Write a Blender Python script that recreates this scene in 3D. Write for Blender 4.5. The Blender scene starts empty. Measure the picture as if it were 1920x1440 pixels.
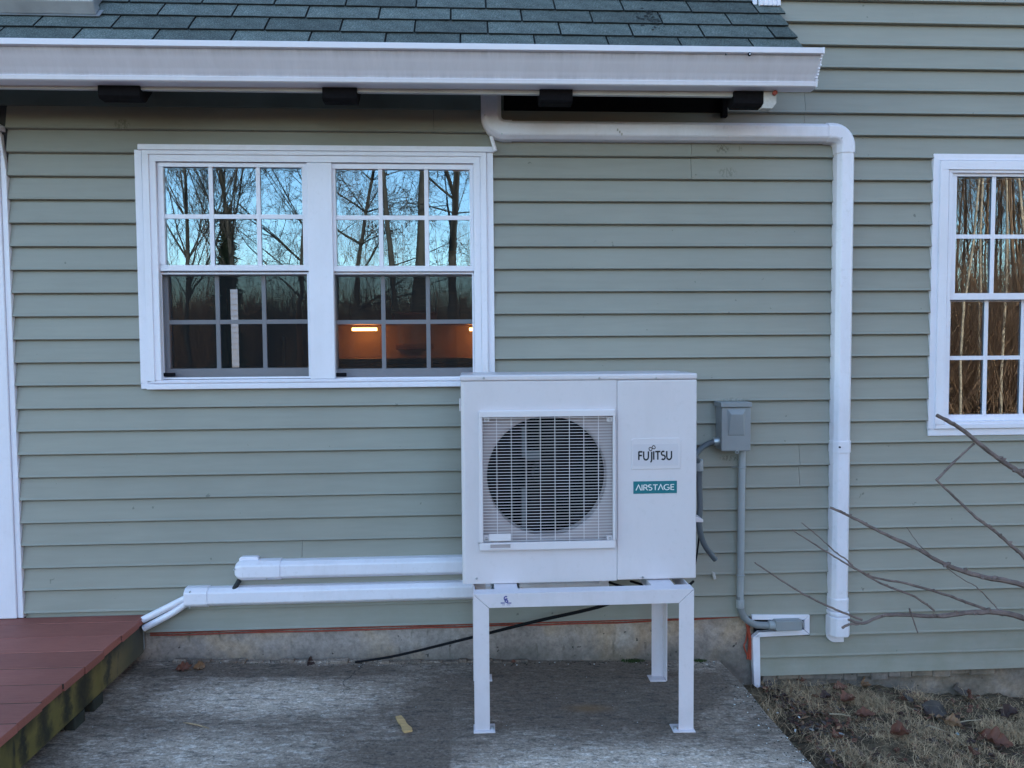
import bpy, bmesh, math, random
import numpy as np
from mathutils import Vector, Matrix

R_ = math.radians
scene = bpy.context.scene
COL = scene.collection

# ------------------------------------------------------------------ camera
CAM_Z, CAM_D, FPX = 1.46, 3.5154, 1442.0
PITCH, YAW, ROLL = -0.0487, 0.0568, -0.0070
def cam_axes():
    cp, sp, cy, sy = math.cos(PITCH), math.sin(PITCH), math.cos(YAW), math.sin(YAW)
    f = Vector((sy*cp, cy*cp, sp)); r = Vector((cy, -sy, 0)); u = r.cross(f)
    cr, sr = math.cos(ROLL), math.sin(ROLL)
    return cr*r + sr*u, -sr*r + cr*u, f
AX = cam_axes()
CAM = Vector((0, -CAM_D, CAM_Z))
def ray(px, py):
    u, v = (px-960)/FPX, -(py-720)/FPX
    return AX[0]*u + AX[1]*v + AX[2]
def at(px, py, Y=0.0):
    d = ray(px, py); t = (Y+CAM_D)/d.y
    return CAM + d*t
def gz(X):                       # top of the concrete pad (it falls a little to the right)
    return 0.0128 - 0.031*(X+0.45)
def gp(px, py, dz=0.0):          # a point on the pad
    d = ray(px, py); t = 1.0
    for _ in range(12):
        p = CAM + d*t
        t = (gz(p.x)+dz-CAM.z)/d.z
    return CAM + d*t

cd = bpy.data.cameras.new('camera'); cam = bpy.data.objects.new('camera', cd); COL.objects.link(cam)
cd.sensor_width = 36.0; cd.lens = FPX/1920*36.0; cd.clip_start = 0.05; cd.clip_end = 500
m3 = Matrix((AX[0], AX[1], -AX[2])).transposed()
cam.matrix_world = Matrix.Translation(CAM) @ m3.to_4x4()
scene.camera = cam

# ------------------------------------------------------------------ sky, sun, exposure
SUN_EL, SUN_AZ = R_(12), R_(8)          # low sun behind the house, to the right
world = bpy.data.worlds.new('World'); scene.world = world; world.use_nodes = True
wn = world.node_tree.nodes; wl = world.node_tree.links
sky = wn.new('ShaderNodeTexSky'); sky.sky_type = 'NISHITA'; sky.sun_disc = False
sky.sun_elevation = SUN_EL; sky.sun_rotation = SUN_AZ
sky.air_density = 1.0; sky.dust_density = 0.3; sky.ozone_density = 1.75
bg = wn['Background']; bg.inputs[1].default_value = 0.15
wl.new(sky.outputs[0], bg.inputs[0])
sd = bpy.data.lights.new('sun', 'SUN'); sun = bpy.data.objects.new('sun', sd); COL.objects.link(sun)
sd.energy = 3.4; sd.angle = R_(0.5); sd.color = (1.0, 0.82, 0.60)
S = Vector((math.sin(SUN_AZ)*math.cos(SUN_EL), math.cos(SUN_AZ)*math.cos(SUN_EL), math.sin(SUN_EL)))
sun.rotation_euler = S.to_track_quat('Z', 'Y').to_euler()
scene.view_settings.view_transform = 'Standard'; scene.view_settings.look = 'None'
scene.view_settings.exposure = 2.46; scene.view_settings.gamma = 1.0
scene.view_settings.use_curve_mapping = False

# ------------------------------------------------------------------ mesh helpers
class MB:
    def __init__(s): s.v = []; s.f = []; s.mi = []
    def add(s, vs, fs, mi=0):
        b = len(s.v); s.v += [tuple(x) for x in vs]
        for f in fs: s.f.append(tuple(b+i for i in f)); s.mi.append(mi)
        return s
    def box(s, x0, x1, y0, y1, z0, z1, mi=0):
        x0, x1 = min(x0, x1), max(x0, x1); y0, y1 = min(y0, y1), max(y0, y1); z0, z1 = min(z0, z1), max(z0, z1)
        return s.add([(x0,y0,z0),(x1,y0,z0),(x1,y1,z0),(x0,y1,z0),(x0,y0,z1),(x1,y0,z1),(x1,y1,z1),(x0,y1,z1)],
                     [(0,3,2,1),(4,5,6,7),(0,1,5,4),(1,2,6,5),(2,3,7,6),(3,0,4,7)], mi)
    def prism(s, poly, vec, mi=0):          # poly: 3D points (planar), extruded by vec
        n = len(poly); poly = [Vector(p) for p in poly]; vec = Vector(vec)
        nor = Vector((0,0,0))
        for i in range(n): nor += poly[i].cross(poly[(i+1) % n])
        if nor.dot(vec) > 0: poly = poly[::-1]
        vs = poly + [p+vec for p in poly]
        fs = [tuple(range(n)), tuple(range(2*n-1, n-1, -1))]
        fs += [(i, i+n, (i+1) % n+n, (i+1) % n) for i in range(n)]
        return s.add(vs, fs, mi)
    def sweep(s, path, prof, out=(0,-1,0), cap=True, mi=0):   # prof: (side, out) pairs
        out = Vector(out); path = [Vector(p) for p in path]; n = len(prof); k = len(path); vs = []; fs = []
        for i, p in enumerate(path):
            a = path[max(i-1, 0)]; b = path[min(i+1, k-1)]
            t = (b-a).normalized(); side = t.cross(out).normalized()
            sc = 1.0
            if 0 < i < k-1:
                t0 = (path[i]-path[i-1]).normalized(); c = max(0.3, t0.dot(t)); sc = 1/c
            for (u, o) in prof: vs.append(p + side*u*sc + out*o)
        for i in range(k-1):
            for j in range(n):
                j2 = (j+1) % n
                fs.append((i*n+j, i*n+j2, (i+1)*n+j2, (i+1)*n+j))
        if cap: fs += [tuple(range(n-1, -1, -1)), tuple(range((k-1)*n, k*n))]
        return s.add(vs, fs, mi)
    def tube(s, path, r, n=8, cap=True, mi=0):
        path = [Vector(p) for p in path]; k = len(path); vs = []; fs = []
        rs = r if isinstance(r, (list, tuple)) else [r]*k
        ref = None
        for i, p in enumerate(path):
            t = (path[min(i+1, k-1)]-path[max(i-1, 0)]).normalized()
            if ref is None: ref = t.orthogonal().normalized()
            ref = (ref - t*ref.dot(t)).normalized(); b = t.cross(ref)
            for j in range(n):
                a = 2*math.pi*j/n; vs.append(p + (ref*math.cos(a)+b*math.sin(a))*rs[i])
        for i in range(k-1):
            for j in range(n):
                j2 = (j+1) % n; fs.append((i*n+j, i*n+j2, (i+1)*n+j2, (i+1)*n+j))
        if cap: fs += [tuple(range(n-1, -1, -1)), tuple(range((k-1)*n, k*n))]
        return s.add(vs, fs, mi)
    def mesh(s, name, mats, bevel=0, seg=2, smooth=False):
        me = bpy.data.meshes.new(name); me.from_pydata(s.v, [], s.f)
        for m in (mats if isinstance(mats, (list, tuple)) else [mats]): me.materials.append(m)
        me.polygons.foreach_set('material_index', s.mi)
        bm = bmesh.new(); bm.from_mesh(me)
        if bevel:
            bmesh.ops.remove_doubles(bm, verts=bm.verts, dist=1e-6)
            es = [e for e in bm.edges if len(e.link_faces) == 2 and e.calc_face_angle(0) > 0.6]
            bmesh.ops.bevel(bm, geom=es, offset=bevel, segments=seg, affect='EDGES', profile=0.5, clamp_overlap=True)
        bmesh.ops.recalc_face_normals(bm, faces=bm.faces)
        bm.to_mesh(me); bm.free()
        if smooth:
            me.polygons.foreach_set('use_smooth', [True]*len(me.polygons))
            try: me.set_sharp_from_angle(angle=R_(smooth if smooth is not True else 40))
            except Exception: pass
        return me
    def build(s, name, mats, parent=None, **k):
        return link(name, s.mesh(name, mats, **k), parent)
def link(name, data, parent=None):
    o = bpy.data.objects.new(name, data); COL.objects.link(o)
    if parent is not None:
        o.parent = parent
        if parent.type == 'EMPTY': o.matrix_parent_inverse = Matrix.Translation(-parent.location)
    return o
def thing(name, loc, label, cat, group=None):
    o = bpy.data.objects.new(name, None); COL.objects.link(o); o.location = Vector(loc); o.empty_display_size = 0.1
    return tag(o, label, cat, group)
def tag(o, label, cat, group=None):
    o['label'] = label; o['category'] = cat
    if group: o['group'] = group
    return o
def struct(o): o['kind'] = 'structure'; return o
def stuff(o): o['kind'] = 'stuff'; return o
def smooth_path(pts, n=6):
    pts = [Vector(p) for p in pts]; out = []
    for i in range(len(pts)-1):
        p0 = pts[max(i-1, 0)]; p1 = pts[i]; p2 = pts[i+1]; p3 = pts[min(i+2, len(pts)-1)]
        for j in range(n):
            t = j/n
            out.append(0.5*((2*p1)+(p2-p0)*t+(2*p0-5*p1+4*p2-p3)*t*t+(3*p1-p0-3*p2+p3)*t**3))
    out.append(pts[-1]); return out
def arc_xz(c, r, a0, a1, n=8):
    return [Vector((c[0]+r*math.cos(a0+(a1-a0)*i/n), c[1], c[2]+r*math.sin(a0+(a1-a0)*i/n))) for i in range(n+1)]
def ring(mb, o, i, y0, y1):      # rectangular ring: o, i = (x0,x1,z0,z1)
    mb.box(o[0], o[1], y0, y1, i[3], o[3]); mb.box(o[0], o[1], y0, y1, o[2], i[2])
    mb.box(o[0], i[0], y0, y1, i[2], i[3]); mb.box(i[1], o[1], y0, y1, i[2], i[3])
    return mb
def holed(mb, x0, x1, z0, z1, y0, y1, holes):
    xs = sorted({x0, x1, *[min(max(h[k], x0), x1) for h in holes for k in (0, 1)]})
    zs = sorted({z0, z1, *[min(max(h[k], z0), z1) for h in holes for k in (2, 3)]})
    for a, b in zip(xs, xs[1:]):
        c0 = None
        cells = []
        for c, d in zip(zs, zs[1:]):
            cx, cz = (a+b)/2, (c+d)/2
            if any(h[0] < cx < h[1] and h[2] < cz < h[3] for h in holes):
                if c0 is not None: cells.append((c0, c)); c0 = None
            elif c0 is None: c0 = c
        if c0 is not None: cells.append((c0, zs[-1]))
        for c, d in cells: mb.box(a, b, y0, y1, c, d)
    return mb
def rect(px0, py0, px1, py1, Y):
    a = at(px0, py0, Y); b = at(px1, py1, Y); c = at(px0, py1, Y); d = at(px1, py0, Y)
    return ((a.x+c.x)/2, (b.x+d.x)/2, (b.z+c.z)/2, (a.z+d.z)/2)
def pane_quad(name, r, Y, m, parent, nx=1):
    mb = MB(); mb.add([(r[0],Y,r[2]),(r[1],Y,r[2]),(r[1],Y,r[3]),(r[0],Y,r[3])], [(0,1,2,3)])
    return mb.build(name, m, parent)

# ------------------------------------------------------------------ materials
class NT:
    def __init__(s, name):
        s.m = bpy.data.materials.new(name); s.m.use_nodes = True; s.t = s.m.node_tree
        s.n = s.t.nodes; s.p = s.n['Principled BSDF']; s.out = s.n['Material Output']
        s.co = s.n.new('ShaderNodeTexCoord')
    def L(s, a, b): s.t.links.new(a, b)
    def mapv(s, scale=(1,1,1), loc=(0,0,0), rot=(0,0,0)):
        mp = s.n.new('ShaderNodeMapping'); s.L(s.co.outputs['Object'], mp.inputs[0])
        mp.inputs['Scale'].default_value = scale; mp.inputs['Location'].default_value = loc; mp.inputs['Rotation'].default_value = rot
        return mp.outputs[0]
    def noise(s, scale=5, detail=4, rough=0.6, vec=None, dist=0.0):
        t = s.n.new('ShaderNodeTexNoise'); t.inputs['Scale'].default_value = scale; t.inputs['Detail'].default_value = detail
        t.inputs['Roughness'].default_value = rough; t.inputs['Distortion'].default_value = dist
        s.L(vec if vec is not None else s.co.outputs['Object'], t.inputs['Vector']); return t.outputs[0]
    def ramp(s, x, stops, interp='LINEAR'):
        r = s.n.new('ShaderNodeValToRGB'); r.color_ramp.interpolation = interp; e = r.color_ramp.elements
        while len(e) < len(stops): e.new(0.5)
        for k, (p, c) in enumerate(stops):
            e[k].position = p; e[k].color = (c, c, c, 1) if not hasattr(c, '__len__') else (*c, 1)
        s.L(x, r.inputs[0]); return r.outputs[0]
    def mix(s, a, b, fac, mode='MIX'):
        m = s.n.new('ShaderNodeMix'); m.data_type = 'RGBA'; m.blend_type = mode
        for k, x in ((0, fac), (6, a), (7, b)):
            if isinstance(x, (int, float)): m.inputs[k].default_value = x if k == 0 else (x, x, x, 1)
            elif isinstance(x, tuple): m.inputs[k].default_value = (*x, 1)
            else: s.L(x, m.inputs[k])
        return m.outputs[2]
    def math(s, op, a, b=0.0, c=None, clamp=False):
        m = s.n.new('ShaderNodeMath'); m.operation = op; m.use_clamp = clamp
        for k, x in enumerate((a, b, c)):
            if x is None: continue
            if isinstance(x, (int, float)): m.inputs[k].default_value = x
            else: s.L(x, m.inputs[k])
        return m.outputs[0]
    def sep(s):
        x = s.n.new('ShaderNodeSeparateXYZ'); s.L(s.co.outputs['Object'], x.inputs[0]); return x.outputs
    def rand(s):
        o = s.n.new('ShaderNodeObjectInfo'); return o.outputs['Random']
    def bump(s, h, strength=0.2, dist=0.002):
        b = s.n.new('ShaderNodeBump'); b.inputs['Strength'].default_value = strength; b.inputs['Distance'].default_value = dist
        s.L(h, b.inputs['Height']); s.L(b.outputs[0], s.p.inputs['Normal']); return b
    def base(s, c):
        if isinstance(c, tuple): s.p.inputs['Base Color'].default_value = (*c, 1)
        else: s.L(c, s.p.inputs['Base Color'])
    def set(s, rough=0.5, metal=0.0, spec=0.5):
        s.p.inputs['Roughness'].default_value = rough; s.p.inputs['Metallic'].default_value = metal
        s.p.inputs['Specular IOR Level'].default_value = spec; return s
def simple(name, c, rough=0.5, metal=0.0, var=0.12, scale=6.0, bump=0.0, bscale=150, rnd=0.0, spec=0.5, stretch=(1,1,1), grime=0.0):
    k = NT(name); v = k.mapv(stretch)
    n = k.noise(scale, 5, 0.6, v)
    f = k.ramp(n, [(0.3, 1-var), (0.7, 1+var)])
    col = k.mix(c, f, 1.0, 'MULTIPLY')
    if rnd:
        r = k.math('MULTIPLY_ADD', k.rand(), 2*rnd, 1-rnd)
        cmb = k.n.new('ShaderNodeCombineColor')
        for i in range(3): k.L(r, cmb.inputs[i])
        col = k.mix(col, cmb.outputs[0], 1.0, 'MULTIPLY')
    if grime:
        a = k.ramp(k.noise(2.2, 6, 0.75, k.mapv((2.5, 2.5, 0.7), (2, 4, 1))), [(0.50, 0.0), (0.72, 1.0)])
        b = k.ramp(k.noise(38, 4, 0.7), [(0.55, 0.0), (0.72, 1.0)])
        sp = k.ramp(k.noise(120, 2, 0.5, None), [(0.74, 0.0), (0.77, 1.0)])
        col = k.mix(col, (0.30, 0.27, 0.24), k.math('MULTIPLY', k.math('MAXIMUM', k.math('MULTIPLY', k.math('MAXIMUM', a, b), 0.6), sp), grime))
    k.base(col); k.set(rough, metal, spec)
    if bump: k.bump(k.noise(bscale, 3, 0.6, v), bump, 0.002)
    return k.m

def siding_material():
    k = NT('siding_paint'); v = k.mapv((1.2, 1, 14))
    streak = k.ramp(k.noise(3.0, 5, 0.65, v), [(0.25, 0.93), (0.75, 1.05)])
    cloud = k.ramp(k.noise(0.9, 4, 0.6), [(0.3, 0.92), (0.7, 1.06)])
    col = k.mix((0.288, 0.283, 0.248), streak, 1.0, 'MULTIPLY')
    col = k.mix(col, cloud, 1.0, 'MULTIPLY')
    r = k.math('MULTIPLY_ADD', k.rand(), 0.08, 0.96)
    c3 = k.n.new('ShaderNodeCombineColor'); [k.L(r, c3.inputs[i]) for i in range(3)]
    col = k.mix(col, c3.outputs[0], 1.0, 'MULTIPLY')
    spots = k.ramp(k.noise(26, 3, 0.5), [(0.735, 0.0), (0.76, 0.55)])     # fly specks and small scuffs
    col = k.mix(col, (0.06, 0.06, 0.05), spots)
    X_, Y_, Z_ = k.sep()
    for (mx, mz, rx, rz, st) in ((at(1352, 281, 0).x, at(1352, 281, 0).z, 0.035, 0.025, 0.75), (at(1385, 281, 0).x, at(1385, 281, 0).z, 0.012, 0.02, 0.6), (at(1362, 325, 0).x, at(1362, 325, 0).z, 0.05, 0.03, 0.4),
                                 (at(1375, 752, 0).x, at(1375, 752, 0).z, 0.09, 0.02, 0.35), (at(1368, 858, 0).x, at(1368, 858, 0).z, 0.06, 0.015, 0.6), (at(232, 236, 0).x, at(232, 236, 0).z, 0.04, 0.03, 0.5)):
        a_ = k.math('DIVIDE', k.math('SUBTRACT', X_, mx), rx); b_ = k.math('DIVIDE', k.math('SUBTRACT', Z_, mz), rz)
        d_ = k.math('ADD', k.math('MULTIPLY', a_, a_), k.math('MULTIPLY', b_, b_))
        mk = k.math('MULTIPLY', k.ramp(d_, [(0.4, st), (1.0, 0.0)]), k.ramp(k.noise(70, 3, 0.7, k.mapv((1.6, 1, 0.7))), [(0.48, 0.0), (0.56, 1.0)]))
        col = k.mix(col, (0.10, 0.095, 0.07), mk)
    z = k.sep()[2]
    low = k.ramp(z, [(0.0, 0.5), (0.45, 0.0)])                            # splash-up dirt and algae near the ground
    dirt = k.math('MULTIPLY', low, k.ramp(k.noise(5, 5, 0.7), [(0.4, 0.0), (0.75, 0.7)]))
    col = k.mix(col, (0.15, 0.17, 0.10), dirt)
    k.base(col); k.set(0.48, 0, 0.4)
    g = k.noise(60, 4, 0.7, k.mapv((0.6, 1, 9)))
    w = k.noise(2.2, 2, 0.5, k.mapv((1, 1, 3)))
    k.bump(k.math('ADD', k.math('MULTIPLY', g, 0.12), w), 0.35, 0.006)
    return k.m
def gutter_material():
    k = NT('gutter_paint'); x, y, z = k.sep()
    n = k.noise(4, 6, 0.75, k.mapv((5, 1, 0.6)))
    fine = k.noise(30, 3, 0.7, k.mapv((2, 1, 0.3), (3, 0, 0)))
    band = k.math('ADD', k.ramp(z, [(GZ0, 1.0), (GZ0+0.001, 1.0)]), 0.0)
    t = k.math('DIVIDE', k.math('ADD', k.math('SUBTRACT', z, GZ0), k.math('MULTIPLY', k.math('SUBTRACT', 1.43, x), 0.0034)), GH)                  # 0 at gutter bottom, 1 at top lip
    grime = k.ramp(t, [(0.0, 0.1), (0.15, 0.2), (0.17, 0.75), (0.3, 0.35), (0.6, 0.22), (0.72, 0.55), (0.80, 1.0), (0.815, 0.05), (1.0, 0.05)])  # stains, with the lip's shadow painted in as a darker band
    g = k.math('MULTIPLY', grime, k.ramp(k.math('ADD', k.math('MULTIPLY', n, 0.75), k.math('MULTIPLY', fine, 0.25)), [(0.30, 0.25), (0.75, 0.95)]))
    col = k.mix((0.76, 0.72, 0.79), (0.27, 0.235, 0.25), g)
    k.base(col); k.set(0.4, 0, 0.5); return k.m
def shingle_material():
    k = NT('shingle_granules')
    big = k.ramp(k.noise(9, 4, 0.7), [(0.3, 0.68), (0.7, 1.28)])
    gran = k.noise(210, 3, 0.85); g = k.ramp(gran, [(0.3, (0.022, 0.031, 0.031)), (0.5, (0.072, 0.090, 0.087)), (0.70, (0.24, 0.26, 0.25))])
    col = k.mix(g, big, 1.0, 'MULTIPLY')
    r = k.math('MULTIPLY_ADD', k.rand(), 0.50, 0.78)
    c3 = k.n.new('ShaderNodeCombineColor'); [k.L(r, c3.inputs[i]) for i in range(3)]
    col = k.mix(col, c3.outputs[0], 1.0, 'MULTIPLY')
    k.base(col); k.set(0.9, 0, 0.25); k.bump(gran, 0.5, 0.002); return k.m
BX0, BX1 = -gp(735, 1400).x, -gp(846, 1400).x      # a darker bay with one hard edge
def slab_material():
    k = NT('old_concrete'); x, y, z = k.sep()
    rot = (0, 0, R_(-2))
    broom = k.noise(1.0, 5, 0.75, k.mapv((9, 40, 1), rot=rot))
    scr = k.ramp(k.noise(1.0, 4, 0.8, k.mapv((17, 44, 1), (5, 2, 0), rot)), [(0.53, 0.0), (0.575, 1.0)])
    dsc = k.ramp(k.noise(1.0, 4, 0.8, k.mapv((13, 34, 1), (1, 9, 0), rot)), [(0.40, 1.0), (0.46, 0.0)])
    patch = k.noise(1.5, 6, 0.68, k.mapv((1, 1.6, 1)), 0.6)
    wear = k.ramp(patch, [(0.38, 0.0), (0.66, 1.0)])
    grit = k.noise(85, 5, 0.85)
    def blob(cx, cy, rx, ry, soft=0.5, wob=0.9):
        a = k.math('DIVIDE', k.math('SUBTRACT', x, cx), rx); b = k.math('DIVIDE', k.math('SUBTRACT', y, cy), ry)
        d = k.math('SQRT', k.math('ADD', k.math('MULTIPLY', a, a), k.math('MULTIPLY', b, b)))
        d = k.math('ADD', d, k.math('MULTIPLY', k.math('SUBTRACT', k.noise(3.5, 5, 0.65), 0.5), wob))
        return k.ramp(d, [(1-soft, 1.0), (1.0, 0.0)])
    pale = k.math('MAXIMUM', blob(-0.85, -0.36, 0.70, 0.24, 0.7), blob(0.60, -0.98, 0.95, 0.30, 0.55, 0.5))
    pale = k.math('MAXIMUM', pale, k.math('MULTIPLY', blob(-0.95, -0.80, 0.6, 0.25, 0.7), 0.75))
    pale = k.math('MAXIMUM', pale, k.math('MULTIPLY', wear, 0.45))
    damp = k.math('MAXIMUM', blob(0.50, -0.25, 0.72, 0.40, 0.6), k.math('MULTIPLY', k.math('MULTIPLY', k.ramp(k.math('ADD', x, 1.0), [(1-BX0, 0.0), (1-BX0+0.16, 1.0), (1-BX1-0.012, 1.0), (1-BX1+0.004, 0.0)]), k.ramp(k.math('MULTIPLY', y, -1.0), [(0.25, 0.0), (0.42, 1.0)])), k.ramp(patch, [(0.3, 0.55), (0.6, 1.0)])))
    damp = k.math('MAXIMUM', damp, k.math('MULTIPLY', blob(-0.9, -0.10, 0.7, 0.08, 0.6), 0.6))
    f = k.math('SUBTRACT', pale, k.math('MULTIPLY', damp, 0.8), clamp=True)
    f2 = k.math('ADD', f, k.math('MULTIPLY', k.math('SUBTRACT', broom, 0.5), 0.9), clamp=True)
    col = k.mix((0.168, 0.127, 0.102), (0.57, 0.465, 0.385), f2)
    col = k.mix(col, (0.90, 0.80, 0.73), k.math('MULTIPLY', scr, k.math('MULTIPLY_ADD', f, 0.66, 0.05)))
    col = k.mix(col, (0.06, 0.055, 0.052), k.math('MULTIPLY', dsc, 0.55))
    col = k.mix(col, k.ramp(grit, [(0.28, 0.35), (0.72, 1.65)]), 1.0, 'MULTIPLY')
    rust = k.math('MULTIPLY', blob(0.48, -0.47, 0.13, 0.05, 0.8), 0.5)
    col = k.mix(col, (0.25, 0.13, 0.05), rust)
    # one old crack wandering out from the wall
    cx = k.math('ADD', -0.53, k.math('MULTIPLY', k.math('SUBTRACT', k.noise(1.0, 4, 0.6, k.mapv((0.01, 6, 1))), 0.5), 0.28))
    cr = k.math('ABSOLUTE', k.math('SUBTRACT', x, cx))
    crm = k.math('MULTIPLY', k.ramp(cr, [(0.0, 0.9), (0.0042, 0.0)]), k.ramp(k.math('MULTIPLY', y, -1.0), [(0.30, 1.0), (0.40, 0.0)]))
    col = k.mix(col, (0.02, 0.02, 0.02), crm)
    k.base(col); k.set(0.88, 0, 0.3)
    k.bump(k.math('ADD', k.math('ADD', broom, k.math('MULTIPLY', grit, 0.6)), k.math('MULTIPLY', scr, 0.5)), 0.7, 0.006); return k.m
def foundation_material():
    k = NT('foundation_concrete')
    a = k.noise(2.3, 5, 0.6, None, 0.4); b = k.noise(45, 4, 0.7); p = k.noise(11, 3, 0.6, k.mapv((2.5, 1, 0.8)))
    col = k.ramp(a, [(0.3, (0.24, 0.205, 0.19)), (0.5, (0.36, 0.305, 0.275)), (0.62, (0.42, 0.32, 0.24)), (0.8, (0.48, 0.43, 0.41))])
    col = k.mix(col, k.ramp(b, [(0.3, 0.7), (0.7, 1.25)]), 1.0, 'MULTIPLY')
    col = k.mix(col, (0.09, 0.08, 0.06), k.ramp(p, [(0.62, 0.0), (0.75, 0.7)]))
    pit = k.ramp(k.noise(38, 2, 0.5), [(0.70, 0.0), (0.74, 0.85)])
    col = k.mix(col, (0.03, 0.03, 0.028), pit)
    z = k.sep()[2]
    foot = k.math('MULTIPLY', k.ramp(z, [(0.0, 0.8), (0.10, 0.0)]), k.ramp(k.noise(6, 4, 0.6), [(0.3, 0.4), (0.7, 1)]))
    col = k.mix(col, (0.07, 0.068, 0.06), foot)
    k.base(col); k.set(0.9, 0, 0.25); k.bump(k.math('SUBTRACT', k.math('MULTIPLY', b, 0.5), pit), 0.6, 0.005); return k.m
def RIMY(px):                     # where a pixel column of the photograph meets the joist's outer face
    d = ray(px, 1290); return (CAM + d*((-1.4725-CAM.x)/d.x)).y
def rim_material():
    k = NT('mossy_joist'); x, y, z = k.sep()
    n = k.noise(7, 4, 0.6, k.mapv((1, 1.6, 0.7))); moss = k.noise(3, 4, 0.6)
    col = k.ramp(moss, [(0.3, (0.060, 0.058, 0.030)), (0.5, (0.140, 0.112, 0.036)), (0.7, (0.21, 0.15, 0.06))])
    drip = k.ramp(k.noise(1.0, 4, 0.6, k.mapv((1, 9.0, 2.6), (0, 0.7, 0))), [(0.53, 0.0), (0.62, 0.8)])
    for px, wv in ((158, 0.075), (123, 0.035), (82, 0.05), (40, 0.03), (205, 0.03)):
        yc = RIMY(px)
        d_ = k.math('ABSOLUTE', k.math('ADD', k.math('SUBTRACT', y, yc), k.math('MULTIPLY', k.math('SUBTRACT', k.noise(11, 5, 0.75), 0.5), 0.16)))
        bl = k.math('MULTIPLY', k.ramp(d_, [(0.0, 0.9), (wv*0.45, 0.75), (wv*1.25, 0.0)]), k.ramp(k.math('ADD', z, k.math('MULTIPLY', n, 0.12)), [(0.13, 0.35), (0.17, 1.0)]))
        drip = k.math('MAXIMUM', drip, bl)
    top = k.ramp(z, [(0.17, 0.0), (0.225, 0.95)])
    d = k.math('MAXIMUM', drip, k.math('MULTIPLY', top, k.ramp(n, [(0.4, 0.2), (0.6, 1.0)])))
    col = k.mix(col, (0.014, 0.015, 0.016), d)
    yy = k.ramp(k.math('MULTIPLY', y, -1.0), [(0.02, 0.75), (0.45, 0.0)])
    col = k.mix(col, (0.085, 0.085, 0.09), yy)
    k.base(col); k.set(0.85, 0, 0.3); k.bump(n, 0.4, 0.004); return k.m
def deck_material():
    k = NT('red_deck_stain')
    g = k.noise(12, 5, 0.7, k.mapv((1.2, 16, 16))); w = k.noise(2.2, 4, 0.6)
    col = k.ramp(g, [(0.3, (0.265, 0.085, 0.068)), (0.7, (0.35, 0.125, 0.098))])
    col = k.mix(col, k.ramp(w, [(0.3, 0.85), (0.7, 1.12)]), 1.0, 'MULTIPLY')
    r = k.math('MULTIPLY_ADD', k.rand(), 0.24, 0.88)
    c3 = k.n.new('ShaderNodeCombineColor'); [k.L(r, c3.inputs[i]) for i in range(3)]
    col = k.mix(col, c3.outputs[0], 1.0, 'MULTIPLY')
    scuff = k.ramp(k.noise(300, 2, 0.5), [(0.72, 0), (0.76, 0.5)])
    col = k.mix(col, (0.30, 0.20, 0.17), scuff)
    k.base(col); k.set(0.6, 0, 0.35); k.bump(g, 0.25, 0.003); return k.m
def soil_material():
    k = NT('soil_and_thatch')
    a = k.noise(5, 6, 0.7); b = k.noise(60, 5, 0.75); c = k.noise(22, 4, 0.7, k.mapv((1, 2.5, 1), rot=(0, 0, 0.6)))
    col = k.ramp(a, [(0.3, (0.045, 0.033, 0.025)), (0.5, (0.098, 0.070, 0.047)), (0.7, (0.17, 0.12, 0.075))])
    col = k.mix(col, (0.17, 0.14, 0.085), k.ramp(c, [(0.5, 0.0), (0.7, 0.6)]))
    col = k.mix(col, k.ramp(b, [(0.3, 0.45), (0.7, 1.6)]), 1.0, 'MULTIPLY')
    k.base(col); k.set(0.95, 0, 0.2); k.bump(k.math('ADD', a, k.math('MULTIPLY', b, 0.6)), 0.8, 0.02); return k.m
def glass_material(name, refl, wave, wscale):
    k = NT(name); k.n.remove(k.p)
    gl = k.n.new('ShaderNodeBsdfGlossy'); gl.inputs['Roughness'].default_value = 0.0; gl.inputs['Color'].default_value = (0.60, 0.83, 1, 1)
    tr = k.n.new('ShaderNodeBsdfTransparent'); tr.inputs['Color'].default_value = (0.94, 0.96, 0.95, 1)
    fr = k.n.new('ShaderNodeFresnel'); fr.inputs['IOR'].default_value = 1.5
    f = k.math('ADD', k.math('MULTIPLY', fr.outputs[0], 1.2), refl, clamp=True)
    b = k.n.new('ShaderNodeBump'); b.inputs['Strength'].default_value = 1.0; b.inputs['Distance'].default_value = wave
    k.L(k.noise(wscale, 1, 0.4, k.mapv((1, 1, 0.8))), b.inputs['Height'])
    k.L(b.outputs[0], gl.inputs['Normal'])
    mx = k.n.new('ShaderNodeMixShader'); k.L(f, mx.inputs[0]); k.L(tr.outputs[0], mx.inputs[1]); k.L(gl.outputs[0], mx.inputs[2])
    k.L(mx.outputs[0], k.out.inputs[0]); return k.m
def screen_material():
    k = NT('insect_mesh'); tr = k.n.new('ShaderNodeBsdfTransparent')
    mx = k.n.new('ShaderNodeMixShader'); mx.inputs[0].default_value = 0.50
    k.p.inputs['Base Color'].default_value = (0.012, 0.013, 0.016, 1); k.set(0.8, 0, 0.2)
    k.L(tr.outputs[0], mx.inputs[1]); k.L(k.p.outputs[0], mx.inputs[2]); k.L(mx.outputs[0], k.out.inputs[0]); return k.m
def emit(name, c, st):
    k = NT(name); k.p.inputs['Base Color'].default_value = (*c, 1)
    k.p.inputs['Emission Color'].default_value = (*c, 1); k.p.inputs['Emission Strength'].default_value = st; return k.m

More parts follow.
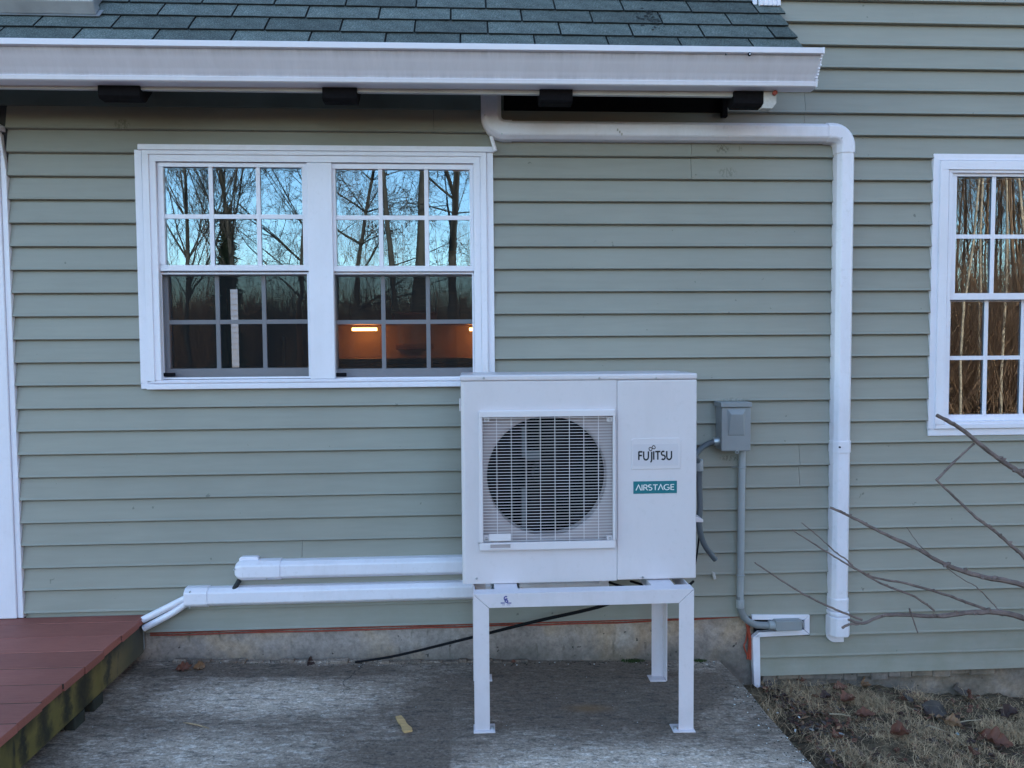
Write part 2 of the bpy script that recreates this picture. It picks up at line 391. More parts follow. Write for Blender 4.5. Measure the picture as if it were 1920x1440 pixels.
GZ0 = at(1440, 163, -0.385).z; GH = 0.136       # gutter bottom and height
MAT = dict(
    siding=siding_material(), gutter=gutter_material(), shingle=shingle_material(),
    asphalt=simple('asphalt_edge', (0.012, 0.016, 0.018), 0.9, var=0.2),
    vinyl=simple('white_vinyl', (0.80, 0.775, 0.86), 0.38, var=0.03, scale=3, grime=0.16),
    duct=simple('duct_plastic', (0.80, 0.775, 0.86), 0.33, var=0.035, scale=4, bump=0.04, bscale=60, grime=0.24),
    fascia=simple('fascia_paint', (0.50, 0.48, 0.47), 0.6, var=0.15, scale=5),
    frieze_shade=simple('frieze_eave_shade', (0.125, 0.15, 0.145), 0.6, var=0.2, scale=4),  # siding colour darkened to carry the shade under the eave
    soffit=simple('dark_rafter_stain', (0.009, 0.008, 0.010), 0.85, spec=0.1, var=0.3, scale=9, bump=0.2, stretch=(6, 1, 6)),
    slab=slab_material(), foundation=foundation_material(), rim=rim_material(), deck=deck_material(), soil=soil_material(),
    cabinet=simple('unit_enamel', (0.67, 0.615, 0.65), 0.36, var=0.025, scale=3, bump=0.03, bscale=500, grime=0.15),
    grille=simple('grille_plastic', (0.71, 0.655, 0.69), 0.42, var=0.03),
    shroud=simple('fan_shroud', (0.38, 0.325, 0.335), 0.5, var=0.06),
    black=simple('black_plastic', (0.006, 0.006, 0.009), 0.7, var=0.2, spec=0.08),
    coil=simple('coil_fins', (0.008, 0.009, 0.013), 0.8, var=0.3, scale=30, spec=0.05),
    motor=simple('motor_bracket', (0.06, 0.072, 0.085), 0.5, var=0.1),
    stand=simple('stand_powder_coat', (0.67, 0.615, 0.66), 0.42, var=0.04, scale=8, bump=0.08, bscale=300, grime=0.25),
    zinc=simple('galvanised', (0.52, 0.55, 0.58), 0.38, 0.7, var=0.15, scale=30),
    steel=simple('screw_steel', (0.45, 0.45, 0.47), 0.3, 0.9),
    greybox=simple('grey_enamel', (0.27, 0.285, 0.30), 0.4, var=0.06, scale=8, bump=0.06, bscale=300),
    pvc=simple('grey_pvc', (0.33, 0.35, 0.37), 0.42, var=0.07, scale=8),
    whip=simple('conduit_rubber', (0.10, 0.115, 0.135), 0.45, var=0.1),
    foam=simple('black_foam', (0.022, 0.025, 0.03), 0.8, var=0.2),
    cable=simple('black_cable', (0.006, 0.006, 0.008), 0.75, spec=0.2),
    orange=simple('orange_cable', (0.33, 0.055, 0.03), 0.5, var=0.25, scale=40),
    logo=simple('dark_ink', (0.012, 0.013, 0.018), 0.5), white_ink=simple('white_ink', (0.8, 0.8, 0.8), 0.5, var=0.0),
    teal=simple('teal_label', (0.006, 0.155, 0.19), 0.45, var=0.03), blue_ink=simple('blue_ink', (0.05, 0.05, 0.27), 0.5),
    plate=simple('badge_plate', (0.69, 0.635, 0.67), 0.34, var=0.02),
    post=simple('old_post', (0.022, 0.024, 0.019), 0.9, var=0.35, scale=12, bump=0.3, bscale=60),
    flash=simple('weathered_metal', (0.34, 0.35, 0.37), 0.42, 0.55, var=0.2, scale=7),
    wood=simple('pale_wood', (0.52, 0.33, 0.15), 0.7, var=0.2, scale=25, stretch=(1, 6, 1)),
    bark=simple('twig_bark', (0.16, 0.115, 0.105), 0.8, var=0.4, scale=35, bump=0.5, bscale=200),
    tree=simple('silhouette_bark', (0.045, 0.038, 0.034), 0.9, var=0.35, scale=3),  # bark darkened so the yard trees read as unlit silhouettes
    birch=simple('birch_bark', (0.34, 0.25, 0.19), 0.8, var=0.5, scale=5, stretch=(1, 1, 2.5)),
    woodbark=simple('tan_wood_bark', (0.24, 0.135, 0.085), 0.9, var=0.5, scale=0.8),
    needle=simple('evergreen_needles', (0.020, 0.032, 0.018), 0.9, var=0.4, scale=4),
    brush=simple('winter_brush', (0.23, 0.125, 0.078), 0.95, var=0.4, scale=1.2),
    grass=simple('dead_grass', (0.47, 0.33, 0.20), 0.8, var=0.7, scale=22),
    moss=simple('moss', (0.035, 0.055, 0.016), 0.95, var=0.4, scale=60),
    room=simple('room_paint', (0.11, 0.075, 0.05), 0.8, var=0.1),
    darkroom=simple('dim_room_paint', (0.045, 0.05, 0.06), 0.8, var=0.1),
    oak=simple('oak_cabinet', (0.25, 0.105, 0.04), 0.5, var=0.25, scale=6, stretch=(1, 1, 8)),
    tilewall=simple('backsplash', (0.40, 0.23, 0.14), 0.45, var=0.1),
    counter=simple('counter_top', (0.16, 0.09, 0.055), 0.25, var=0.2, scale=20),
    fridge=simple('fridge_steel', (0.06, 0.065, 0.07), 0.35, 0.6, var=0.05),
    lamp=emit('lamp_strip', (1.0, 0.45, 0.12), 5.2),
    glass=glass_material('window_glass', 0.165, 0.00008, 6.0),
    wavyglass=glass_material('wavy_window_glass', 0.165, 0.00028, 5.0),
    dimglass=glass_material('lower_window_glass', 0.06, 0.0003, 8.0),
    screen=screen_material(),
    rooftar=simple('roof_underlay', (0.012, 0.015, 0.016), 0.95, var=0.2),
    rust=simple('rust_red', (0.30, 0.06, 0.045), 0.7, var=0.3, scale=60),
    board=simple('dirty_white_board', (0.50, 0.47, 0.45), 0.6, var=0.25, scale=30),
)
LEAF = [simple('leaf_brown_%s' % n, c, 0.7, var=0.3, scale=30, bump=0.4, bscale=80) for n, c in
        (('russet', (0.155, 0.058, 0.036)), ('tan', (0.28, 0.16, 0.09)), ('grey', (0.085, 0.066, 0.060)), ('dark', (0.065, 0.035, 0.03)))]

# ================================================================== THE HOUSE
E = 0.1016
def butt(k): return CAM_Z + 1.0597 - E*k
house = thing('house', (0, 0.0, 0.0), 'sage green clapboard house with white trimmed windows and a green shingled eave', 'house')

# -- openings (hole rects behind the casings)
LW = rect(259, 271, 925, 727, -0.026)           # outer edge of the double window casing
RW = rect(1748, 290, 2032, 815, -0.026)
hole_l = rect(296, 304, 579, 711, -0.01); hole_r = rect(624, 306, 888, 711, -0.01); hole_3 = rect(1780, 324, 2000, 790, -0.01)
DX = at(42, 1000, -0.01).x                      # right edge of the door casing
NOTCH = rect(1412, 1153, 1518, 1196, -0.01)     # box notch cut into the siding at the bottom
STEPX = at(1413, 1240, -0.01).x
shrink = lambda r, d: (r[0]+d, r[1]-d, r[2]+d, r[3]-d)

BD, BT, SLOT = 0.0225, 0.0035, 0.0065          # butt depth, depth at the top of the exposure, shadow slot under the next butt
def board_piece(mb, x0, x1, zb, a, b, wob):
    # clapboard slice between z=a..b of the course that starts at zb
    zs = zb+E-SLOT
    h = lambda z: -BD+(BD-BT)*min(1.0, max(0.0, (z-zb)/E))
    prof = [(h(a)+0.004, a), (h(a)-0.0015, a+0.0025), (h(a)-0.0005, a+0.006), (h(a+0.012), a+0.012)] if a == zb and b-a > 0.03 else [(h(a), a)]
    if a < zs < b: prof += [(h(zs), zs), (-0.0012, zs+0.001), (-0.0012, b)]
    elif a >= zs: prof = [(-0.0012, a), (-0.0012, b)]
    else: prof += [(h(b), b)]
    prof += [(0.0, b), (0.0, a)]
    n = max(1, int((x1-x0)/0.45))
    xs = [x0+(x1-x0)*i/n for i in range(n+1)]
    m = len(prof); vs = []; fs = []
    for i, x in enumerate(xs):
        dz = wob(x)
        for (y, z) in prof: vs.append((x, y, z+dz))
    for i in range(n):
        for j in range(m):
            fs.append((i*m+j, i*m+(j+1) % m, (i+1)*m+(j+1) % m, (i+1)*m+j))
    fs += [tuple(range(m-1, -1, -1)), tuple(range(n*m, n*m+m))]
    mb.add(vs, fs)
def siding_board(x0, x1, k, cuts, ztop=None, zlow=None):
    zb = butt(k); zt = zb+E+0.002
    lo = zlow if zlow is not None else zb
    xs = sorted({x0, x1, *[min(max(c[i], x0), x1) for c in cuts for i in (0, 1)]})
    ph = random.uniform(0, 6.28); am = random.uniform(0.0003, 0.0012)
    wob = lambda x: am*math.sin(x*1.3+ph)
    mb = MB()
    for a, b in zip(xs, xs[1:]):
        if b-a < 1e-4: continue
        segs = [(lo, zt)]
        for c in cuts:
            if c[0] < (a+b)/2 < c[1]:
                ns = []
                for (p, q) in segs:
                    if c[3] <= p or c[2] >= q: ns.append((p, q)); continue
                    if c[2] > p: ns.append((p, c[2]))
                    if c[3] < q: ns.append((c[3], q))
                segs = ns
        segs = [(p, q) for p, q in segs if q-p > 0.004]
        if not segs and mb.v: mb.build('siding_board', MAT['siding'], wall); mb = MB()
        for p, q in segs: board_piece(mb, a, b, zb, p, q, wob)
    if mb.v: mb.build('siding_board', MAT['siding'], wall)

random.seed(3)
FRX = at(1362, 200, -0.01).x
XR = 4.6
CX = at(1421, 20, 0.0).x                        # corner of the taller part above the low roof
wall_mb = MB()
holed(wall_mb, -9.0, XR+2.5, butt(23)+0.01, 2.86, 0.004, 0.10, [hole_l, hole_r, hole_3])
wall_mb.box(CX, XR+2.5, 0.004, 0.10, 2.86, 4.6)
wall = wall_mb.build('wall', MAT['darkroom'], house)
joint = {2: 1296, 3: 1296, 0: 1508, 1: 1508, 20: 552, 16: 1505, 17: 1505, 9: None}
CUTS = [shrink(LW, 0.007), shrink(RW, 0.007), shrink(NOTCH, 0.006)]
for k in range(-22, 27):
    z = butt(k)
    if k <= -4: xs = [max(CX+0.05, STEPX-0.05), XR] if k < -4 else [CX+0.0, XR]
    elif k <= 23: xs = [DX, XR]
    if k > 23: xs = [STEPX+0.012, XR]
    if k in (-3, -2, -1, 0): xs[0] = FRX    # left of here boards darkened as eave shade replace the siding
    j = joint.get(k)
    if j: xs.insert(1, at(j, 300, -0.01).x)
    if k == 1: xs.insert(1, at(813, 230, -0.01).x)
    for a, b in zip(xs, xs[1:]):
        siding_board(a, b-0.0015, k, CUTS, zlow=(CAM_Z-1.566 if k == 26 else None))
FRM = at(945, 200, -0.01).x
mb = MB(); mb.box(-2.9, FRM-0.001, -0.010, 0.003, butt(0)+0.001, butt(0)+0.36); mb.build('shade_frieze_board', MAT['frieze_shade'], house, bevel=0.003)
mb = MB(); mb.box(FRM, FRX-0.002, -0.008, 0.003, butt(0)+0.001, butt(0)+0.36); mb.build('shade_frieze_board', MAT['soffit'], house)  # near-black stretch, the deepest eave shade put into its colour
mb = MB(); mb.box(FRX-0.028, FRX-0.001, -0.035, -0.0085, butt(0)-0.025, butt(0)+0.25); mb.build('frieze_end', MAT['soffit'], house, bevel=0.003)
# a wall facing the low roof, the gable above, and the rest of the body of the house
mb = MB(); mb.box(CX, CX+0.1, 0.103, 4.1, 2.8, 4.6); mb.build('side_wall', MAT['siding'], house)
mb = MB(); gx0, gx1 = CX, XR+2.5
mb.prism([(gx0, 0.0, 4.55), (gx1, 0.0, 4.55), ((gx0+gx1)/2, 0.0, 6.6)], (0, 0.1, 0))
mb.prism([(gx0, 4.1, 2.0), (gx1, 4.1, 2.0), (gx1, 4.1, 4.55), ((gx0+gx1)/2, 4.1, 6.6), (gx0, 4.1, 4.55)], (0, 0.1, 0))
mb.box(gx1-0.1, gx1-0.002, 0.103, 4.095, -0.6, 4.55)
mb.build('gable_wall', MAT['siding'], house)
mb = MB()
for sx in (0, 1):
    xa, xb = ((gx0-0.25, (gx0+gx1)/2) if sx == 0 else (gx1+0.25, (gx0+gx1)/2))
    za, zb = 4.42, 6.72
    mb.prism([(xa, -0.2, za), (xb, -0.2, zb), (xb, -0.2, zb+0.1), (xa, -0.2, za+0.1)], (0, 4.6, 0))
mb.build('gable_roof', MAT['rooftar'], house)

# -- foundation (stepped), with a rough mortar ledge on the right
FD = 0.012
mb = MB(); mb.box(-9, STEPX+0.02, FD, 0.2, -0.35, butt(23)+0.03); mb.box(STEPX+0.021, XR+2.5, FD+0.012, 0.2, -0.9, CAM_Z-1.566+0.02)
found = mb.build('foundation', MAT['foundation'], house)
mb = MB(); random.seed(8)
x = STEPX+0.05
while x < 2.48:
    w = random.uniform(0.05, 0.13); h = random.uniform(0.028, 0.05)
    mb.box(x, x+w, 0.001-random.uniform(0, 0.006), FD+0.011, CAM_Z-1.566-h, CAM_Z-1.566-0.001); x += w+0.001
mb.build('mortar_ledge', MAT['foundation'], found, bevel=0.006)

# -- white trim channels round the junction notch and down the foundation step
mb = MB()
def strip(mb, pts, y0=-0.03, y1=0.0): mb.prism([at(px, py, y0) for px, py in pts], (0, y1-y0, 0))
tc = MB(); strip(tc, [(1410, 1153), (1518, 1153), (1508, 1162.5), (1410, 1162.5)]); trim = tc.build('trim_channel', MAT['vinyl'], house, bevel=0.002)
for pts in ([(1518.4, 1153.4), (1518.4, 1189.6), (1508.4, 1181), (1508.4, 1162.8)], [(1518, 1190.2), (1412, 1195.5), (1424, 1186), (1508, 1181.4)],
            [(1411.5, 1195.8), (1425, 1188.5), (1426, 1288), (1420, 1290), (1414, 1286)]):
    t_ = MB(); strip(t_, pts); t_.build('trim_channel', MAT['vinyl'], house, bevel=0.002)
mb = MB(); r = rect(1413, 1160, 1509, 1187, 0.0); mb.box(r[0], r[1], 0.0005, 0.003, r[2], r[3]); mb.build('notch_backing', MAT['black'], house)

# -- corner post of the taller part, standing on the low roof
zc = at(1440, 14, 0.0).z
mb = MB(); xa, xb = CX, at(1463, 10, -0.01).x
n = 5
for i in range(n):
    w = (xb-xa)/n; mb.box(xa+i*w+0.0015, xa+(i+1)*w-0.0015, -0.022, 0.0, zc, 4.5)
mb.box(xa+0.001, xb-0.001, -0.0185, -0.0005, zc+0.004, 4.5)
for i in range(3):
    mb.prism([(xa-0.02, 0.002+i*0.045, zc+0.012+i*0.045), (xa-0.02, 0.044+i*0.045, zc+0.055+i*0.045), (xa-0.02, 0.044+i*0.045, 4.5), (xa-0.02, 0.002+i*0.045, 4.5)], (0.019, 0, 0))
mb.build('corner_post', MAT['vinyl'], house, bevel=0.0025)
mb = MB(); mb.prism([at(1423, 15.5, -0.02), at(1462, 14.5, -0.02), at(1463.5, 20.5, -0.02), at(1425, 24.5, -0.02)], (0, 0.02, 0.0))
mb.build('corner_flashing', MAT['fascia'], house)

# -- window building
def sash(par, name, outer, glass, y0, y1, gy, gm, vbars, hbars, barw=7.5, framemat='vinyl', panepx=None):
    o = rect(*outer, y0); g = rect(*glass, y0)
    fr = ring(MB(), o, g, y0, y1).build(name, MAT[framemat], par, bevel=0.003)
    pane = rect(*glass, gy); pane = (pane[0]-0.012, pane[1]+0.012, pane[2]-0.012, pane[3]+0.012)
    pane_quad('glass_pane', pane, gy, MAT[gm], par)
    by = gy-0.0085
    for px, py in vbars:
        w = 0.0095; c = at(px, (glass[1]+glass[3])/2, by).x
        MB().box(c-w, c+w, by, by+0.007, g[2]-0.008, g[3]+0.008).build('grille_bar', MAT['vinyl'], par, bevel=0.002)
    for py in hbars:
        w = 0.0095; c = at((glass[0]+glass[2])/2, py, by).z
        MB().box(g[0]-0.008, g[1]+0.008, by+0.0015, by+0.0055, c-w, c+w).build('grille_bar', MAT['vinyl'], par)
    return fr
def casing(name, o_px, steps):
    # steps: list of (outer px rect, inner px rect, front Y)
    root = None
    for op, ip, y in steps:
        m = MB(); ring(m, rect(*op, y), rect(*ip, y), y, 0.03)
        ob = m.build(name if root is None else 'casing_step', MAT['vinyl'], house if root is None else root, bevel=0.0025)
        root = root or ob
    return root
cs = casing('window_casing', None, [((258, 283, 926, 726), (271, 284, 914, 716), -0.024),
                                    ((271.3, 283.3, 913.7, 716), (284, 291, 902, 713), -0.034),
                                    ((284.2, 291.2, 901.8, 713), (297, 304, 889, 711), -0.028)])
cr = rect(257, 272, 927, 283, -0.036); MB().box(cr[0], cr[1], -0.036, 0.0, cr[2]+0.001, cr[3]).build('head_cap', MAT['vinyl'], cs, bevel=0.003)
cr = rect(274, 717, 926, 727.5, -0.04); MB().box(cr[0], cr[1], -0.04, -0.0245, cr[2], cr[3]-0.002).build('window_sill', MAT['vinyl'], cs, bevel=0.003)
m1 = rect(578.5, 304, 625, 711, -0.027); MB().box(m1[0], m1[1], -0.0275, 0.07, m1[2]+0.001, m1[3]-0.001).build('mullion', MAT['vinyl'], cs, bevel=0.003)

def liner(hole, y0=-0.006, y1=0.12):
    o = (hole[0]-0.012, hole[1]+0.012, hole[2]-0.012, hole[3]+0.012)
    return ring(MB(), o, shrink(hole, -0.001), y0, y1).build('window', MAT['vinyl'], house)
w1 = liner(hole_l)
sash(w1, 'upper_sash', (297, 305, 577.5, 508), (308, 313, 567, 497), -0.014, 0.03, 0.0, 'glass', [(396.5, 0), (485, 0)], [406])
sash(w1, 'lower_sash', (304, 512, 584, 709), (316.5, 517, 578, 690.5), 0.036, 0.07, 0.048, 'dimglass', [(408.5, 0), (495.5, 0)], [603.5])
w2 = liner(hole_r)
sash(w2, 'upper_sash', (620, 307, 888, 509), (630, 317, 881, 498.5), -0.014, 0.03, 0.0, 'wavyglass', [(714, 0), (800, 0)], [408])
sash(w2, 'lower_sash', (624, 513, 893, 709), (631, 518, 887, 690.5), 0.036, 0.07, 0.048, 'dimglass', [(719, 0), (803, 0)], [603.5])
for w, a, b in ((w1, 303, 581), (w2, 624, 889)):
    sr = rect(a, 511, b, 710, 0.006)
    pane_quad('insect_screen', sr, 0.006, MAT['screen'], w)
    ring(MB(), sr, (sr[0]+0.008, sr[1]-0.008, sr[2]+0.008, sr[3]-0.008), 0.002, 0.010).build('screen_frame', MAT['vinyl'], w)
    lr = rect(a+4, 699, a+26, 706, -0.002)
    MB().box(lr[0], lr[1], -0.006, 0.0015, lr[2], lr[3]).build('screen_latch', MAT['black'], w, bevel=0.003, seg=3)
cs2 = casing('window_casing', None, [((1746, 289, 2034, 815.5), (1759, 301, 2020, 803), -0.024),
                                     ((1759.3, 301.3, 2019.7, 802.7), (1775, 318, 2003, 795), -0.036),
                                     ((1775.2, 318.2, 2002.8, 794.8), (1782, 324, 1998, 789), -0.028)])
w3 = liner(hole_3)
sash(w3, 'upper_sash', (1779, 324, 1999, 562), (1793, 331, 1987, 549.5), -0.014, 0.03, 0.0, 'glass', [(1862, 0), (1931, 0)], [443.5])
sash(w3, 'lower_sash', (1773, 564, 1999, 790), (1781, 565, 1989, 776.5), 0.018, 0.06, 0.024, 'glass', [(1848, 0), (1917, 0)], [670.5])

# -- door casing and storm door at the far left
dz0 = 0.268; dtop = at(10, 236, -0.03).z
mb = MB(); mb.box(DX-0.105, DX-0.025, -0.034, 0.02, dz0, dtop-0.1); dc = mb.build('door_casing', MAT['vinyl'], house, bevel=0.004)
mb = MB(); mb.prism([(DX-0.024, -0.026, dz0), (DX-0.001, -0.026, dz0), (DX-0.001, -0.026, dtop-0.2), (DX-0.02, -0.026, dtop-0.03), (DX-0.024, -0.026, dtop-0.03)], (0, 0.026, 0))
mb.build('trim_channel', MAT['vinyl'], dc, bevel=0.002)
mb = MB(); mb.box(DX-0.7, DX-0.01, -0.045, 0.0, dtop-0.02, dtop+0.004); mb.build('head_cap', MAT['vinyl'], dc, bevel=0.003)
mb = MB(); mb.box(DX-0.7, DX-0.026, -0.03, 0.0, dtop-0.1+0.001, dtop-0.021); mb.build('door_head', MAT['vinyl'], dc, bevel=0.003)
mb = MB(); mb.box(DX-1.0, DX-0.106, -0.02, 0.02, dz0+0.02, dtop-0.1); mb.build('storm_door', MAT['vinyl'], house, bevel=0.004)

# -- low roof: 45 degree slope, three-tab shingles
C45 = math.sqrt(0.5)
YE = -0.335
EXPO = 0.127
ZE = at(850, 65, YE+EXPO*C45).z - EXPO*C45
def rp(X, s, n=0.0): return Vector((X, YE+s*C45-n*C45, ZE+s*C45+n*C45))
RX = 1.412
SR = 3.4                       # slope length to the ridge
deckm = MB()
deckm.prism([rp(-9, 0.02, -0.008), rp(-9, SR, -0.008), rp(-9, SR, -0.035), rp(-9, 0.02, -0.035)], (9+CX-0.003, 0, 0))
deckm.prism([rp(CX-0.002, 0.02, -0.008), rp(CX-0.002, 0.47, -0.008), rp(CX-0.002, 0.44, -0.035), rp(CX-0.002, 0.02, -0.035)], (RX-0.012-CX, 0, 0))
top = rp(0, SR)
deckm.prism([(-9, top.y, top.z), (-9, 4.6, top.z-(4.6-top.y)), (-9, 4.6, top.z-0.05-(4.6-top.y)), (-9, top.y, top.z-0.05)], (9+CX, 0, 0))
roof = deckm.build('roof', [MAT['soffit']], house)
und = MB(); und.prism([rp(-9, 0.0, -0.0075), rp(-9, SR, -0.0075), rp(-9, SR, -0.004), rp(-9, 0.0, -0.004)], (9+CX-0.003, 0, 0))
und.prism([rp(CX-0.002, 0.0, -0.0075), rp(CX-0.002, 0.455, -0.0075), rp(CX-0.002, 0.455, -0.004), rp(CX-0.002, 0.0, -0.004)], (RX-0.004-CX, 0, 0))
und.build('underlay', MAT['rooftar'], roof)
TAB = 0.3048; GAP = 0.0075
def tab_mesh(w, L=EXPO+0.012, lift=0.0):
    m = MB(); hw = w/2; n = 4; th = 0.006
    vs = []
    for j in (0, 1, 2):
        s = [0, 0.05, L][j]
        for i in range(n+1):
            x = -hw+w*i/n; nn = [0.0095, 0.0070, 0.001][j]+0.0007*math.sin(i*2.1)
            vs.append((x, s, nn+th*0))
    top = list(vs); bot = [(x, y, z-th) for (x, y, z) in vs]
    W = n+1
    fs = []; mi = []
    me = MB()
    me.add(top+bot, [], 0)
    N = len(top)
    for j in range(2):
        for i in range(n): me.f.append((j*W+i, j*W+i+1, (j+1)*W+i+1, (j+1)*W+i)); me.mi.append(0)
    for i in range(n): me.f.append((i+1, i, N+i, N+i+1)); me.mi.append(1)
    for j in range(2):
        me.f.append((j*W, (j+1)*W, N+(j+1)*W, N+j*W)); me.mi.append(1)
        me.f.append(((j+1)*W+n, j*W+n, N+j*W+n, N+(j+1)*W+n)); me.mi.append(1)
    me.mi = me.mi
    return me.mesh('shingle', [MAT['shingle'], MAT['asphalt']])
full = tab_mesh(TAB-GAP)
ROT = Matrix(((1, 0, 0), (0, C45, -C45), (0, C45, C45)))
def place_tab(me, xc, s, roll=0.0, lift=0.0):
    o = bpy.data.objects.new('shingle', me); COL.objects.link(o); o.parent = roof
    o.location = rp(xc, s, 0.0+lift); o.rotation_euler = (ROT.to_4x4() @ Matrix.Rotation(roll, 4, 'Z') @ Matrix.Rotation(random.uniform(-.004, .004)+0, 4, 'Y') @ Matrix.Rotation(-0.04 if lift else 0.0, 4, 'X')).to_euler()
    return o
jpx = {0: (721, 92), 1: (777, 65), 2: (710, 42), 3: (648, 21)}
random.seed(5)
for row in range(0, 8):
    s = row*EXPO
    if row in jpx:
        y = YE+s*C45; ph = at(jpx[row][0], jpx[row][1], y).x
    else: ph += TAB/2
    xmax = RX if row < 3 else (RX-0.04 if row == 3 else CX-0.004)
    if row == 3: xmax = at(1462, 14, 0).x-0.002
    if row >= 4: xmax = CX-0.004
    i0 = math.floor((-2.75-ph)/TAB)
    x = ph+i0*TAB
    while x < xmax-0.02:
        a, b = x+GAP/2, x+TAB-GAP/2
        if b > xmax:
            b = xmax; me = tab_mesh(b-a)
        else: me = full
        last = (b >= xmax and row == 1)
        place_tab(me, (a+b)/2, s+random.uniform(-.0015, .0015), random.uniform(-.003, .003), 0.004 if last else 0.0)
        x += TAB
mb = MB(); random.seed(17)
qx = at(1215, 45, YE+0.25)
for i in range(60):
    X = qx.x+random.gauss(0, 0.028); s_l = 2.45*EXPO+random.gauss(0, 0.05); r_ = random.uniform(0.003, 0.009); c = rp(X, s_l, 0.0098 if (s_l/EXPO) % 1 < 0.5 else 0.007)
    pts = [c+Vector((r_*math.cos(a), r_*math.sin(a)*C45, r_*math.sin(a)*C45)) for a in [k_*1.05+random.uniform(-.3, .3) for k_ in range(6)]]
    mb.add(pts, [tuple(range(6))])
stuff(mb.build('lichen', MAT['rooftar'], roof))
mb = MB(); mb.prism([rp(-9, 8*EXPO, 0.003), rp(-9, SR, 0.003), rp(-9, SR, -0.003), rp(-9, 8*EXPO, -0.003)], (9+CX-0.004, 0, 0))
mb.prism([rp(-9, 0.0, 0.003), rp(-9, 8*EXPO-0.002, 0.003), rp(-9, 8*EXPO-0.002, -0.003), rp(-9, 0, -0.003)], (9-2.9, 0, 0))
mb.build('upper_roof_field', MAT['shingle'], roof)
# skylight curb with its metal sill, low on the roof at the left
s0 = 0.0
for _ in range(40):
    q = at(100, 32, YE+s0*C45); s0 = (q.z-ZE)/C45
sk = thing('skylight', rp(-2.0, s0), 'weathered grey metal skylight sill on the green shingles above the gutter', 'skylight')
xr_ = at(187, 30, YE+s0*C45).x
mb = MB(); mb.prism([rp(-3.3, s0, 0.012), rp(-3.3, s0+0.02, 0.062), rp(-3.3, s0+0.055, 0.070), rp(-3.3, s0+0.06, 0.012)], (3.3+xr_-0.012, 0, 0)); mb.build('sill_flashing', MAT['flash'], sk, bevel=0.004)
mb = MB(); mb.prism([rp(-3.3, s0-0.008, 0.0085), rp(-3.3, s0+0.05, 0.0085), rp(-3.3, s0+0.05, 0.0115), rp(-3.3, s0-0.008, 0.0115)], (3.3+xr_+0.004, 0, 0)); mb.build('apron', MAT['flash'], sk)
mb = MB(); mb.prism([rp(-3.28, s0+0.061, 0.012), rp(-3.28, s0+1.1, 0.012), rp(-3.28, s0+1.1, 0.06), rp(-3.28, s0+0.061, 0.06)], (3.28+xr_-0.03, 0, 0)); mb.build('frame', MAT['flash'], sk)

# -- fascia, rafter tails, gutter
gyb = -0.326
GXR = at(1542, 98, -0.45).x
GXE = at(1500, 160, -0.34).x
mb = MB(); mb.box(-9, at(1440, 170, gyb).x, gyb+0.001, gyb+0.02, at(700, 173, gyb).z, GZ0+GH+0.0); mb.build('fascia', MAT['fascia'], house)
def tail(px0, px1, pyt, pyb, m='soffit', nm='rafter_tail', ylen=0.0, drop=0.022):
    y0 = gyb-0.012; a = at(px0, pyb, y0); b = at(px1, pyb, y0); zt = GZ0-0.002
    t = MB(); t.prism([(a.x, y0, zt), (a.x, y0, a.z), (a.x, y0+0.012, a.z-drop*0.5), (a.x, y0+0.06, a.z-drop*0.5), (a.x, -0.02, a.z-drop*0.5+0.24), (a.x, -0.02, a.z+0.34), (a.x, y0+0.06, zt+0.1), (a.x, y0+0.04, zt)], (b.x-a.x, 0, 0))
    return t.build(nm, MAT[m], house, bevel=0.002)
tail(183, 262, 157, 178); tail(604, 669, 163, 183); tail(1012, 1074, 167, 187); tail(1376, 1431, 170, 193)
def short_block():
    y0 = gyb-0.012; a = at(1432, 193, y0); b = at(1456, 193, y0); zt = GZ0-0.002
    t = MB(); t.prism([(a.x, y0, zt), (b.x, y0, zt), (b.x, y0, a.z), (b.x-0.018, y0, a.z-0.022), (a.x-0.01, y0, a.z-0.022), (a.x, y0, a.z)], (0, 0.045, 0))
    return t.build('verge_block', MAT['board'], house, bevel=0.002)
vb = short_block()
p = at(1452, 175, gyb-0.014); t = MB(); t.tube([p+Vector((0, 0.002, 0)), p+Vector((0, -0.012, 0))], 0.010, 10); t.build('rusty_clip', MAT['rust'], vb, bevel=0.002)
gp_prof = [(0.0, 0.0), (0.060, 0.0), (0.066, 0.004), (0.068, 0.018), (0.062, 0.024), (0.064, 0.030), (0.074, 0.048), (0.092, 0.075), (0.106, 0.098), (0.110, 0.108),
           (0.118, 0.110), (0.127, 0.113), (0.127, 0.134), (0.124, 0.136), (0.115, 0.136), (0.112, 0.131), (0.104, 0.106), (0.088, 0.074), (0.066, 0.04), (0.058, 0.006), (0.003, 0.004), (0.003, 0.13), (0.0, 0.13)]
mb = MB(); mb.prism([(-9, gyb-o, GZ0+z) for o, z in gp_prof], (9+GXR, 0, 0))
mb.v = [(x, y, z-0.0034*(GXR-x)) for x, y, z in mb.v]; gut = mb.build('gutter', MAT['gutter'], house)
endp = [(0.0, 0.0), (0.066, 0.0), (0.070, 0.02), (0.066, 0.03), (0.094, 0.075), (0.112, 0.106), (0.1275, 0.112), (0.1275, 0.137), (0.0, 0.137)]
mb = MB(); mb.prism([(GXR+0.0005, gyb-o, GZ0+z) for o, z in endp], (0.008, 0, 0)); mb.build('end_cap', MAT['vinyl'], gut, bevel=0.0015)
mb = MB(); random.seed(2)
for i in range(9):                                  # crimped lip and sealant of the end cap
    z = 0.024+i*0.0103; o = 0.0665+(0.112-0.0665)*min(1, max(0, (z-0.03)/0.076))
    c = Vector((GXR+0.002+random.uniform(-.002, .003), gyb-o-0.002, GZ0+z)); mb.tube([c+Vector((0, 0.004, 0)), c+Vector((0, -0.003-random.uniform(0, .003), 0.001))], random.uniform(0.003, 0.005), 6)
mb.build('crimp', MAT['vinyl'], gut)
